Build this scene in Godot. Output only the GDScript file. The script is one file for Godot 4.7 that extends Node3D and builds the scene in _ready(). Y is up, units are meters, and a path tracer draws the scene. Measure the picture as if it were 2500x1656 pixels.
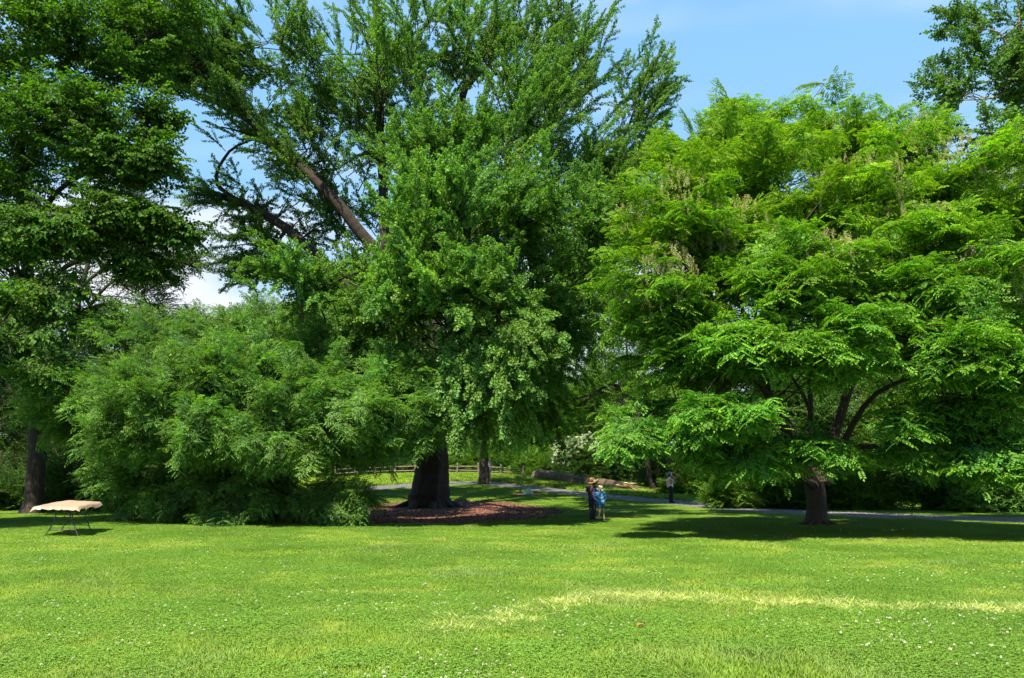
extends Node3D

const SUN_ENERGY := 1.6
const EXPOSURE := 2.75

var rng := RandomNumberGenerator.new()
var gap := FastNoiseLite.new()
var fine := FastNoiseLite.new()
var broad := FastNoiseLite.new()
var M := {}
var taken := {}
var path_line := PackedVector2Array()
var bough_kinds := {}

# ---------------------------------------------------------------- shapes
class Soup:
	var v := PackedVector3Array()
	var n := PackedVector3Array()
	var c := PackedColorArray()
	var uv := PackedVector2Array()
	func tri(a: Vector3, b: Vector3, d: Vector3, hint: Vector3, col: Color) -> void:
		var m := (d - a).cross(b - a)
		if m.dot(hint) < 0.0:
			var t := b
			b = d
			d = t
			m = -m
		m = m.normalized()
		v.append(a); v.append(b); v.append(d)
		n.append(m); n.append(m); n.append(m)
		c.append(col); c.append(col); c.append(col)
	func tri_s(a: Vector3, b: Vector3, d: Vector3, na: Vector3, nb: Vector3, nd: Vector3, col: Color) -> void:
		var m := (d - a).cross(b - a)
		v.append(a); n.append(na)
		if m.dot(na + nb + nd) < 0.0:
			v.append(d); v.append(b); n.append(nd); n.append(nb)
		else:
			v.append(b); v.append(d); n.append(nb); n.append(nd)
		c.append(col); c.append(col); c.append(col)
	func quad(a: Vector3, b: Vector3, d: Vector3, e: Vector3, hint: Vector3, col: Color) -> void:
		tri(a, b, d, hint, col)
		tri(a, d, e, hint, col)
	func box(x: Transform3D, s: Vector3, col := Color.WHITE) -> void:
		var h := s * 0.5
		for ax in 3:
			for sg in [-1.0, 1.0]:
				var u := Vector3.ZERO
				var w := Vector3.ZERO
				var m := Vector3.ZERO
				m[ax] = sg * h[ax]
				u[(ax + 1) % 3] = h[(ax + 1) % 3]
				w[(ax + 2) % 3] = h[(ax + 2) % 3]
				quad(x * (m - u - w), x * (m + u - w), x * (m + u + w), x * (m - u + w), x.basis * m, col)
	func rod(p: PackedVector3Array, r: PackedFloat32Array, sides: int, col: Color) -> void:
		var prev := PackedVector3Array()
		var pn := PackedVector3Array()
		for i in p.size():
			var d := (p[mini(i + 1, p.size() - 1)] - p[maxi(i - 1, 0)]).normalized()
			var u := d.cross(Vector3(0.31, 0.17, 0.93)).normalized()
			var w := d.cross(u)
			var ring := PackedVector3Array()
			var rn := PackedVector3Array()
			for k in sides:
				var a := TAU * k / sides
				var m := u * cos(a) + w * sin(a)
				rn.append(m)
				ring.append(p[i] + m * r[i])
			if i > 0:
				for k in sides:
					var j := (k + 1) % sides
					tri_s(prev[k], prev[j], ring[j], pn[k], pn[j], rn[j], col)
					tri_s(prev[k], ring[j], ring[k], pn[k], rn[j], rn[k], col)
			prev = ring
			pn = rn
	func cap(center: Vector3, ring: PackedVector3Array, hint: Vector3, col: Color) -> void:
		for k in ring.size():
			tri(center, ring[k], ring[(k + 1) % ring.size()], hint, col)
	func mesh(m: Material) -> ArrayMesh:
		var a := []
		a.resize(Mesh.ARRAY_MAX)
		a[Mesh.ARRAY_VERTEX] = v
		a[Mesh.ARRAY_NORMAL] = n
		a[Mesh.ARRAY_COLOR] = c
		if uv.size() == v.size():
			a[Mesh.ARRAY_TEX_UV] = uv
		var o := ArrayMesh.new()
		o.add_surface_from_arrays(Mesh.PRIMITIVE_TRIANGLES, a)
		o.surface_set_material(0, m)
		return o

# a sheet or tube of rows x cols points with smooth normals; flip turns it inside out
func grid(p: PackedVector3Array, rows: int, cols: int, wrap: bool, uv: PackedVector2Array, m: Material, flip := false, col := PackedColorArray()) -> ArrayMesh:
	var nrm := PackedVector3Array()
	nrm.resize(p.size())
	for i in rows:
		for j in cols:
			var a := p[mini(i + 1, rows - 1) * cols + j] - p[maxi(i - 1, 0) * cols + j]
			var jl := (j - 1 + cols) % cols if wrap else maxi(j - 1, 0)
			var jr := (j + 1) % cols if wrap else mini(j + 1, cols - 1)
			if wrap and j == 0: jl = cols - 2
			if wrap and j == cols - 1: jr = 1
			var q := a.cross(p[i * cols + jr] - p[i * cols + jl])
			nrm[i * cols + j] = (-q if flip else q).normalized()
	var ix := PackedInt32Array()
	for i in rows - 1:
		for j in cols - 1:
			var a := i * cols + j
			var m2 := (p[a + cols] - p[a]).cross(p[a + 1] - p[a])
			var same := m2.dot(nrm[a]) > 0.0
			if same:
				for k in [a, a + 1, a + cols, a + 1, a + cols + 1, a + cols]: ix.append(k)
			else:
				for k in [a, a + cols, a + 1, a + 1, a + cols, a + cols + 1]: ix.append(k)
	var arr := []
	arr.resize(Mesh.ARRAY_MAX)
	arr[Mesh.ARRAY_VERTEX] = p
	arr[Mesh.ARRAY_NORMAL] = nrm
	arr[Mesh.ARRAY_TEX_UV] = uv
	if col.size(): arr[Mesh.ARRAY_COLOR] = col
	arr[Mesh.ARRAY_INDEX] = ix
	var o := ArrayMesh.new()
	o.add_surface_from_arrays(Mesh.PRIMITIVE_TRIANGLES, arr)
	o.surface_set_material(0, m)
	return o

# a limb through [x, y, z, radius] points, its bark ridged lengthwise
func limb_mesh(pts: Array, m: Material, sides := 14, ridge := 0.06, step := 0.35, flute := 0.0) -> ArrayMesh:
	var c := PackedVector3Array()
	var r := PackedFloat32Array()
	for i in pts.size() - 1:
		var p0: Array = pts[maxi(i - 1, 0)]
		var p1: Array = pts[i]
		var p2: Array = pts[i + 1]
		var p3: Array = pts[mini(i + 2, pts.size() - 1)]
		var a := Vector3(p1[0], p1[1], p1[2])
		var b := Vector3(p2[0], p2[1], p2[2])
		var n := maxi(2, int(a.distance_to(b) / step))
		for k in n + (1 if i == pts.size() - 2 else 0):
			var t := float(k) / n
			c.append(a.cubic_interpolate(b, Vector3(p0[0], p0[1], p0[2]), Vector3(p3[0], p3[1], p3[2]), t))
			r.append(lerpf(p1[3], p2[3], t))
	var p := PackedVector3Array()
	var uv := PackedVector2Array()
	var u := Vector3.ZERO
	var along := 0.0
	var seed_at := rng.randf() * 50.0
	for i in c.size():
		var d := (c[mini(i + 1, c.size() - 1)] - c[maxi(i - 1, 0)]).normalized()
		if i == 0:
			u = d.cross(Vector3(0.2, 0.1, 0.95)).normalized()
		else:
			u = (u - d * u.dot(d)).normalized()
			along += c[i].distance_to(c[i - 1])
		var w := d.cross(u)
		var wob := Vector3(fine.get_noise_2d(along * 25.0, seed_at), 0, fine.get_noise_2d(along * 25.0, seed_at + 40.0)) * r[i] * 0.35
		for k in sides + 1:
			var a := TAU * k / sides
			var q := Vector3(cos(a), sin(a), 0)
			var rr := r[i] * (1.0 + ridge * 2.0 * fine.get_noise_3d(q.x * 60.0 + seed_at * 9.0, q.y * 60.0, along * 12.0))
			if flute > 0.0:
				rr *= 1.0 + flute * (absf(fine.get_noise_3d(q.x * 55.0, q.y * 55.0, along * 3.0 + 7.0)) * 2.0 - 0.35)
			p.append(c[i] + wob + (u * q.x + w * q.y) * rr)
			uv.append(Vector2(float(k) / sides * maxf(1.0, roundf(r[0] * 5.0)), along * 0.45))
	return grid(p, c.size(), sides + 1, true, uv, m, true)

# smooth union of tapered capsules [ax, ay, az, ar, bx, by, bz, br], meshed as surface nets
func blob(bones: Array, cell: float, blend: float, m: Material, paint = null, cuts: Array = []) -> ArrayMesh:
	var lo := Vector3.INF
	var hi := -Vector3.INF
	for b in bones:
		for k in [0, 4]:
			var q := Vector3(b[k], b[k + 1], b[k + 2])
			var e: Vector3 = Vector3.ONE * (b[k + 3] + blend + cell * 2.0)
			lo = lo.min(q - e)
			hi = hi.max(q + e)
	var nx := int((hi.x - lo.x) / cell) + 2
	var ny := int((hi.y - lo.y) / cell) + 2
	var nz := int((hi.z - lo.z) / cell) + 2
	var f := PackedFloat32Array()
	f.resize(nx * ny * nz)
	f.fill(1.0)
	for b in bones:
		var a := Vector3(b[0], b[1], b[2])
		var d := Vector3(b[4], b[5], b[6])
		var ab := d - a
		var ll := maxf(ab.length_squared(), 1e-9)
		var e := maxf(b[3], b[7]) + blend + cell * 2.0
		var c0 := ((a.min(d) - Vector3.ONE * e - lo) / cell).floor()
		var c1 := ((a.max(d) + Vector3.ONE * e - lo) / cell).ceil()
		for z in range(maxi(0, int(c0.z)), mini(nz, int(c1.z) + 1)):
			for y in range(maxi(0, int(c0.y)), mini(ny, int(c1.y) + 1)):
				var at := (z * ny + y) * nx
				for x in range(maxi(0, int(c0.x)), mini(nx, int(c1.x) + 1)):
					var q := lo + Vector3(x, y, z) * cell
					var t := clampf((q - a).dot(ab) / ll, 0.0, 1.0)
					var s := q.distance_to(a + ab * t) - lerpf(b[3], b[7], t)
					var o := f[at + x]
					var h := maxf(blend - absf(o - s), 0.0)
					f[at + x] = minf(o, s) - h * h * 0.25 / maxf(blend, 1e-6)
	for cut in cuts:  # [nx, ny, nz, d]: keeps what lies below the plane
		for z in nz:
			for y in ny:
				for x in nx:
					var q := lo + Vector3(x, y, z) * cell
					var at := (z * ny + y) * nx + x
					f[at] = maxf(f[at], q.x * cut[0] + q.y * cut[1] + q.z * cut[2] - cut[3])
	var id := PackedInt32Array()
	id.resize(f.size())
	id.fill(-1)
	var p := PackedVector3Array()
	var nr := PackedVector3Array()
	var co := PackedColorArray()
	var ofs := [0, 1, nx, nx + 1, nx * ny, nx * ny + 1, nx * ny + nx, nx * ny + nx + 1]
	var edges := [[0, 1], [2, 3], [4, 5], [6, 7], [0, 2], [1, 3], [4, 6], [5, 7], [0, 4], [1, 5], [2, 6], [3, 7]]
	for z in nz - 1:
		for y in ny - 1:
			for x in nx - 1:
				var at := (z * ny + y) * nx + x
				var mask := 0
				for k in 8:
					if f[at + ofs[k]] < 0.0: mask |= 1 << k
				if mask == 0 or mask == 255: continue
				var sum := Vector3.ZERO
				var cnt := 0
				for ed in edges:
					var f0 := f[at + ofs[ed[0]]]
					var f1 := f[at + ofs[ed[1]]]
					if (f0 < 0.0) == (f1 < 0.0): continue
					var t := f0 / (f0 - f1)
					var q0 := Vector3(ed[0] & 1, (ed[0] >> 1) & 1, ed[0] >> 2)
					var q1 := Vector3(ed[1] & 1, (ed[1] >> 1) & 1, ed[1] >> 2)
					sum += q0.lerp(q1, t)
					cnt += 1
				id[at] = p.size()
				var pos := lo + (Vector3(x, y, z) + sum / cnt) * cell
				p.append(pos)
				nr.append(Vector3(f[at + 1] - f[at] + f[at + nx + 1] - f[at + nx], f[at + nx] - f[at] + f[at + nx + 1] - f[at + 1], f[at + nx * ny] - f[at] + f[at + nx * ny + 1] - f[at + 1] + 1e-6).normalized())
				co.append(paint.call(pos) if paint != null else Color.WHITE)
	var ix := PackedInt32Array()
	var st := [1, nx, nx * ny]
	for z in range(1, nz - 1):
		for y in range(1, ny - 1):
			for x in range(1, nx - 1):
				var at := (z * ny + y) * nx + x
				for ax in 3:
					if (f[at] < 0.0) == (f[at + st[ax]] < 0.0): continue
					var s1: int = st[(ax + 1) % 3]
					var s2: int = st[(ax + 2) % 3]
					var q := [id[at], id[at - s1], id[at - s1 - s2], id[at - s2]]
					if q.min() < 0: continue
					for tri in [[0, 1, 2], [0, 2, 3]]:
						var a: int = q[tri[0]]
						var b: int = q[tri[1]]
						var c: int = q[tri[2]]
						ix.append(a)
						if (p[c] - p[a]).cross(p[b] - p[a]).dot(nr[a] + nr[b] + nr[c]) < 0.0:
							ix.append(c); ix.append(b)
						else:
							ix.append(b); ix.append(c)
	var arr := []
	arr.resize(Mesh.ARRAY_MAX)
	arr[Mesh.ARRAY_VERTEX] = p
	arr[Mesh.ARRAY_NORMAL] = nr
	arr[Mesh.ARRAY_COLOR] = co
	arr[Mesh.ARRAY_INDEX] = ix
	var o := ArrayMesh.new()
	o.add_surface_from_arrays(Mesh.PRIMITIVE_TRIANGLES, arr)
	o.surface_set_material(0, m)
	return o

# ---------------------------------------------------------------- naming
func numbered(called: String) -> String:
	var k: int = taken.get(called, 0)
	taken[called] = k + 1
	return called if k == 0 else "%s_%03d" % [called, k]

func tag(o: Node, label: String, category := "", group := "", kind := "") -> void:
	if label: o.set_meta("label", label)
	if category: o.set_meta("category", category)
	if group: o.set_meta("group", group)
	if kind: o.set_meta("kind", kind)

func thing(called: String, label: String, category: String, where := Vector3.ZERO, turn := 0.0, group := "") -> Node3D:
	var o := Node3D.new()
	o.name = numbered(called)
	add_child(o)
	o.position = where
	o.rotation.y = turn
	tag(o, label, category, group)
	return o

func part(called: String, m: Mesh, parent: Node, x := Transform3D()) -> MeshInstance3D:
	var o := MeshInstance3D.new()
	o.mesh = m
	if parent == self:
		o.name = numbered(called)
	else:
		var k := 0
		var nm := called
		while parent.has_node(nm):
			k += 1
			nm = "%s_%03d" % [called, k]
		o.name = nm
	parent.add_child(o, true)
	o.transform = x
	return o

func many(called: String, m: Mesh, xs: Array, cols: PackedColorArray, parent: Node) -> MultiMeshInstance3D:
	var mm := MultiMesh.new()
	mm.transform_format = MultiMesh.TRANSFORM_3D
	mm.use_colors = true
	mm.mesh = m
	mm.instance_count = xs.size()
	for i in xs.size():
		mm.set_instance_transform(i, xs[i])
		mm.set_instance_color(i, cols[i])
	var o := MultiMeshInstance3D.new()
	o.multimesh = mm
	var k := 0
	var nm := called if parent != self else numbered(called)
	while parent.has_node(nm):
		k += 1
		nm = "%s_%03d" % [called, k]
	o.name = nm
	parent.add_child(o, true)
	o.set_meta("kind", "stuff")
	return o

# ---------------------------------------------------------------- ground
func rise(x: float, z: float) -> float:
	var h := 2.0 * exp(-pow((x + 6.0) / 20.0, 2.0)) * smoothstep(38.0, 85.0, -z)
	h += 3.0 * exp(-pow((x + 52.0) / 18.0, 2.0)) * smoothstep(58.0, 80.0, -z)
	return h

func on(x: float, z: float, up := 0.0) -> Vector3:
	return Vector3(x, rise(x, z) + up, z)

func path_away(x: float, z: float) -> float:
	var q := Vector2(x, z)
	var best := 1e9
	for i in path_line.size() - 1:
		best = minf(best, q.distance_squared_to(Geometry2D.get_closest_point_to_segment(q, path_line[i], path_line[i + 1])))
	return sqrt(best)

func mulch_at(x: float, z: float) -> float:   # under 1 inside the mulch ring
	var e := Vector2((x + 3.3) / 5.6, (z + 37.8) / 10.2)
	return e.length() + 0.1 * broad.get_noise_2d(x * 14.0, z * 14.0)

# ---------------------------------------------------------------- materials
func lin(r: float, g: float, b: float) -> Color:
	return Color(r, g, b).linear_to_srgb()

func flat_mat(c: Color, rough := 0.8) -> StandardMaterial3D:
	var m := StandardMaterial3D.new()
	m.albedo_color = c
	m.roughness = rough
	return m

func leaf_mat(back: Color, rough := 0.45, spec := 0.5) -> StandardMaterial3D:
	var m := StandardMaterial3D.new()
	m.vertex_color_use_as_albedo = true
	m.roughness = rough
	m.metallic_specular = spec
	m.cull_mode = BaseMaterial3D.CULL_DISABLED
	m.backlight_enabled = true
	m.backlight = back
	return m

func noise_tex(freq: float, ramp: Array, size := 512, kind := FastNoiseLite.TYPE_SIMPLEX_SMOOTH, octaves := 5, normal := false, strength := 6.0, sd := 1) -> NoiseTexture2D:
	var t := NoiseTexture2D.new()
	t.width = size
	t.height = size
	t.seamless = true
	var n := FastNoiseLite.new()
	n.noise_type = kind
	n.frequency = freq
	n.fractal_octaves = octaves
	n.seed = sd
	t.noise = n
	if normal:
		t.as_normal_map = true
		t.bump_strength = strength
	else:
		var g := Gradient.new()
		g.offsets = PackedFloat32Array()
		g.colors = PackedColorArray()
		for i in ramp.size():
			g.add_point(ramp[i][0], ramp[i][1])
		t.color_ramp = g
	return t

func bark_mat(dark: Color, pale: Color, across := 3.0, along := 0.4) -> StandardMaterial3D:
	var m := StandardMaterial3D.new()
	m.albedo_texture = noise_tex(0.02, [[0.0, dark], [0.45, dark.lerp(pale, 0.4)], [1.0, pale]], 512, FastNoiseLite.TYPE_SIMPLEX_SMOOTH, 5, false, 0.0, 3)
	m.normal_enabled = true
	m.normal_texture = noise_tex(0.02, [], 512, FastNoiseLite.TYPE_SIMPLEX_SMOOTH, 5, true, 14.0, 3)
	m.normal_scale = 1.0
	m.uv1_scale = Vector3(across, along, 1)
	m.roughness = 0.9
	return m

# ---------------------------------------------------------------- boughs of leaves
func leaf_color(k: Dictionary, tip: float) -> Color:
	var a: Color = k.col_a
	var c: Color = a.lerp(k.col_b, rng.randf())
	if k.has("col_tip"):
		c = c.lerp(k.col_tip, clampf(tip * tip * 0.75 + rng.randf_range(-0.15, 0.15), 0.0, 1.0))
	return c * (1.9 * rng.randf_range(0.8, 1.2))

func fold_leaf(s: Soup, p: Vector3, d: Vector3, up: Vector3, l: float, w: float, col: Color, rich := false) -> void:
	var side := d.cross(up).normalized() * w * 0.5
	var nn := side.cross(d).normalized()
	if nn.dot(up) < 0.0: nn = -nn
	var lift := nn * w * 0.16
	var tip := p + d * l - nn * l * 0.12
	if rich:
		var mid := p + d * l * 0.5 - nn * 0.03 * l
		for sg in [-1.0, 1.0]:
			var a: Vector3 = p + d * l * 0.3 + side * sg + lift
			var b: Vector3 = p + d * l * 0.66 + side * sg * 0.75 + lift * 0.8
			s.tri(p, a, mid, nn, col)
			s.tri(a, b, mid, nn, col)
			s.tri(mid, b, tip, nn, col)
		return
	var q := p + d * l * 0.45 + lift
	s.tri(p, q + side, tip, nn, col)
	s.tri(p, tip, q - side, nn, col)

func leaves_along(s: Soup, pts: PackedVector3Array, from: float, k: Dictionary) -> void:
	var total := 0.0
	for i in pts.size() - 1: total += pts[i].distance_to(pts[i + 1])
	var step: float = k.step
	var go := from * total
	var side := 1.0
	while go < total:
		var left := go
		var i := 0
		while i < pts.size() - 2 and left > pts[i].distance_to(pts[i + 1]):
			left -= pts[i].distance_to(pts[i + 1])
			i += 1
		var d := (pts[i + 1] - pts[i]).normalized()
		var p := pts[i] + d * left
		var t := go / total
		var across := d.cross(Vector3(0, 0, 1)).normalized()
		side = -side
		var size: float = k.size * rng.randf_range(0.75, 1.15)
		match k.leaf:
			"fan":
				for q in k.per:
					var r := Vector3(rng.randfn(), rng.randfn(), rng.randfn()).normalized()
					var out := (r + d * 0.35).normalized()
					var up := Vector3(rng.randfn() * 0.6, rng.randfn() * 0.6, 1.0).normalized()
					var b := p + out * size * 0.5
					var w := out.cross(up).normalized() * size * 0.58
					var bend := out.cross(w).normalized() * size * 0.12
					var col := leaf_color(k, t)
					s.tri(b, b + out * size * 0.75 + w, b + out * size * 0.95 + bend, up, col)
					s.tri(b, b + out * size * 0.95 + bend, b + out * size * 0.75 - w, up, col)
			"pinnate":
				var rach := (d * 0.55 + across * side * 0.85 + Vector3(rng.randfn() * 0.12, rng.randfn() * 0.12, rng.randf_range(-0.3, 0.12))).normalized()
				var rl: float = k.rachis * rng.randf_range(0.7, 1.15)
				var up := (Vector3(0, 0, 1) + Vector3(rng.randfn(), rng.randfn(), 0) * 0.28).normalized()
				var ra := rach.cross(up).normalized()
				var nl: int = k.leaflets
				var col0 := leaf_color(k, t)
				for q in nl:
					var tt := (q + 1.0) / nl
					var at := p + rach * rl * tt - up * rl * 0.22 * tt * tt
					var sg := 1.0 if q % 2 == 0 else -1.0
					var dd := (rach * 0.45 + ra * sg * 0.9 - up * 0.15).normalized()
					if q == nl - 1: dd = (rach - up * 0.35).normalized()
					var uu := (up + Vector3(rng.randfn(), rng.randfn(), rng.randfn()) * 0.16).normalized()
					fold_leaf(s, at, dd, uu, size, size * k.wide, col0 * rng.randf_range(0.9, 1.1), k.rich)
			"simple":
				for q in k.per:
					var out := (d * 0.5 + across * side * rng.randf_range(0.4, 1.0) + Vector3(rng.randfn() * 0.25, rng.randfn() * 0.25, rng.randfn() * 0.25 - k.hang)).normalized()
					var up: Vector3 = (Vector3(0, 0, 1) + Vector3(rng.randfn(), rng.randfn(), 0) * k.tumble).normalized()
					fold_leaf(s, p + out * 0.02, out, up, size, size * k.wide, leaf_color(k, t), k.rich)
		go += step * rng.randf_range(0.7, 1.3)

func make_bough(k: Dictionary) -> ArrayMesh:
	var s := Soup.new()
	var L: float = k.len
	var twig: Color = k.twig
	var ax := PackedVector3Array()
	var ar := PackedFloat32Array()
	var w1 := rng.randf_range(-0.1, 0.1)
	var w2 := rng.randf_range(-0.1, 0.1)
	for i in 9:
		var t := i / 8.0
		ax.append(Vector3((w1 * sin(t * 4.0) + w2 * t * t) * L, L * t, -k.droop * L * t * t))
		ar.append(lerpf(0.011, 0.003, t) * L)
	s.rod(ax, ar, 4, twig)
	leaves_along(s, ax, 0.3, k)
	var flip := 1.0
	for j in k.side:
		var t: float = clampf(lerpf(0.1, 0.96, (j + rng.randf_range(0.1, 0.9)) / k.side), 0.05, 0.97)
		var i := mini(int(t * 8.0), 7)
		var b := ax[i].lerp(ax[i + 1], t * 8.0 - i)
		var d := (ax[i + 1] - ax[i]).normalized()
		flip = -flip
		var ang: float = deg_to_rad(k.angle + rng.randf_range(-14, 14))
		var sd := d.cross(Vector3(0, 0, 1)).normalized() * flip
		var phi: float = rng.randf_range(-1, 1) * k.around
		sd = sd.rotated(d, phi)
		var l: float = k.side_len * L * (1.0 - 0.6 * t) * rng.randf_range(0.7, 1.15)
		var dir := d * cos(ang) + sd * sin(ang)
		var sp := PackedVector3Array()
		var sr := PackedFloat32Array()
		for q in 5:
			var tt := q / 4.0
			sp.append(b + dir * l * tt + d * l * 0.14 * tt * tt - Vector3(0, 0, 1) * k.droop * l * tt * tt * 1.2)
			sr.append(lerpf(0.006, 0.002, tt) * L)
		s.rod(sp, sr, 3, twig)
		leaves_along(s, sp, 0.08, k)
	return s.mesh(k.mat)

func kind(called: String, k: Dictionary, variants := 3) -> void:
	var ms := []
	for i in variants: ms.append(make_bough(k))
	k.meshes = ms
	bough_kinds[called] = k

# fills lobes [x, y, z, rx, ry, rz, count, lift, tone] with boughs that grow away from the hub
func crown(o: Node3D, lobes: Array, kind_name: String, hub: Vector3, opt := {}) -> Array:
	var k: Dictionary = bough_kinds[kind_name]
	var nv: int = k.meshes.size()
	var xs := []
	var cs := []
	for i in nv:
		xs.append([])
		cs.append(PackedColorArray())
	var bases := []
	var thr: float = opt.get("gap", -0.15)
	var fq: Vector3 = opt.get("freq", Vector3(1, 1, 1))
	var amount: float = opt.get("amount", 1.0)
	var big: float = opt.get("scale", 1.0)
	var outw: float = opt.get("out", 0.7)
	var spread: float = opt.get("spread", 0.15)
	var flat: float = opt.get("flat", 1.0)
	var loose: float = opt.get("loose", 0.4)
	var L: float = k.len
	for lb in lobes:
		var c := Vector3(lb[0], lb[1], lb[2])
		var r := Vector3(lb[3], lb[4], lb[5])
		var n := int(lb[6] * amount)
		var lift: float = lb[7] if lb.size() > 7 else 0.1
		var tone: float = lb[8] if lb.size() > 8 else 1.0
		var tries := 0
		var done := 0
		var subs := []
		var ns := maxi(3, n / 9)
		for i in ns:
			subs.append([c + Vector3(rng.randfn(), rng.randfn(), rng.randfn()).normalized() * r * rng.randf_range(0.35, 0.8), r * rng.randf_range(0.45, 0.75), rng.randf_range(0.85, 1.15)])
		while done < n and tries < n * 6:
			tries += 1
			var u := Vector3(rng.randfn(), rng.randfn(), rng.randfn()).normalized()
			var sub: Array = subs[rng.randi() % ns]
			var pick := rng.randf()
			if pick < loose: sub = [c, r, 1.0]
			elif pick < loose + 0.12: sub = [c, r * 1.25, 1.0]
			var p: Vector3 = sub[0] + u * sub[1] * pow(rng.randf(), 0.4)
			if gap.get_noise_3dv(p * fq) < thr: continue
			if p.y < rise(p.x, p.z) + 0.25: continue
			done += 1
			var a: Vector3 = ((p - sub[0]).normalized() * 0.5 + (p - hub).normalized() * outw + Vector3(rng.randfn(), rng.randfn(), rng.randfn()) * 0.28)
			a = (a.normalized() + Vector3(rng.randfn(), rng.randfn() * 0.4, rng.randfn()) * spread) * Vector3(1, flat, 1)
			a = (a.normalized() + Vector3.UP * lift).normalized()
			var z := Vector3.UP - a * a.y
			if z.length() < 0.2: z = (p - hub) * Vector3(1, 0, 1) * (-signf(a.y))
			z = (z.normalized() + Vector3(rng.randfn(), rng.randfn(), rng.randfn()) * 0.2)
			z = (z - a * z.dot(a)).normalized()
			var x := a.cross(z)
			var s := big * rng.randf_range(0.75, 1.2)
			var b := p - a * L * s * 0.6
			var mir := -1.0 if rng.randf() < 0.5 else 1.0
			var v := rng.randi() % nv
			xs[v].append(Transform3D(Basis(x * s * mir, a * s, z * s), b))
			var tint: float = tone * sub[2] * rng.randf_range(0.82, 1.15)
			var warm: float = rng.randf_range(-0.1, 0.12) + clampf(opt.get("height_warm", 0.0) * (p.y - 5.0) * 0.1, -0.1, 0.3)  # random warmth per bough, plus a yellower tint higher in the crown
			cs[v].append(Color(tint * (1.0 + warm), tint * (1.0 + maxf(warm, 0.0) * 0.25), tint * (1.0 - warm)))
			bases.append(b)
	var top: MultiMeshInstance3D = null
	for i in nv:
		if xs[i].is_empty(): continue
		if top == null:
			top = many(opt.get("called", "crown"), k.meshes[i], xs[i], cs[i], o)
		else:
			many("foliage", k.meshes[i], xs[i], cs[i], top)
	return bases

# thin wood from the limbs out to some of the boughs
func twigs(o: Node3D, limbs: Array, bases: Array, every: int, m: Material, r0 := 0.05) -> void:
	var s := Soup.new()
	var nodes := []
	for l in limbs:
		for i in l.size() - 1:
			for t in [0.0, 0.25, 0.5, 0.75]:
				nodes.append([Vector3(l[i][0], l[i][1], l[i][2]).lerp(Vector3(l[i + 1][0], l[i + 1][1], l[i + 1][2]), t), lerpf(l[i][3], l[i + 1][3], t)])
	for i in range(0, bases.size(), every):
		var b: Vector3 = bases[i]
		var best := -1
		var bd := 1e9
		for j in nodes.size():
			var d := b.distance_to(nodes[j][0]) + maxf(0.0, nodes[j][0].y - b.y) * 0.6
			if d < bd:
				bd = d
				best = j
		if bd > 9.0: continue
		var a: Vector3 = nodes[best][0]
		var mid := a.lerp(b, 0.5) + Vector3(rng.randfn(), 0.6 + rng.randfn(), rng.randfn()) * bd * 0.07
		var p := PackedVector3Array()
		var r := PackedFloat32Array()
		var ra := minf(r0, nodes[best][1] * 0.6)
		for q in 7:
			var t := q / 6.0
			p.append(a.lerp(mid, t).lerp(mid.lerp(b, t), t))
			r.append(lerpf(ra, 0.016, t))
		s.rod(p, r, 5, Color.WHITE)
	if s.v.size():
		var tw := part("branches", s.mesh(m), o)
		tw.set_meta("kind", "stuff")

func local(list: Array, o: Vector3) -> Array:
	var out := []
	for e in list:
		if e[0] is Array:
			out.append(local(e, o))
		else:
			var c: Array = e.duplicate()
			c[0] -= o.x
			c[1] -= o.y
			c[2] -= o.z
			out.append(c)
	return out

# a whole tree: trunk, limbs, branches, crown
func tree(called: String, label: String, cat: String, base: Vector3, trunk: Array, limbs: Array, lobes: Array, kind_name: String, bark: Material, opt := {}) -> Node3D:
	var o := Node3D.new()
	o.name = numbered(called)
	add_child(o)
	tag(o, label, cat, opt.get("group", ""))
	# world coordinates throughout; the pivot is moved to the base at the end
	if trunk.size():
		part("trunk", limb_mesh(trunk, bark, opt.get("sides", 20), opt.get("ridge", 0.06), opt.get("step", 0.3), opt.get("flute", 0.0)), o)
	for l in limbs:
		part("limb", limb_mesh(l, bark, 10, 0.05, 0.5), o)
	var b := crown(o, lobes, kind_name, opt.get("hub", base + Vector3.UP * 3.0), opt)
	if limbs.size(): twigs(o, limbs, b, opt.get("every", 4), bark, opt.get("twig", 0.05))
	o.position = base
	for ch in o.get_children(): ch.position -= base
	return o

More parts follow.
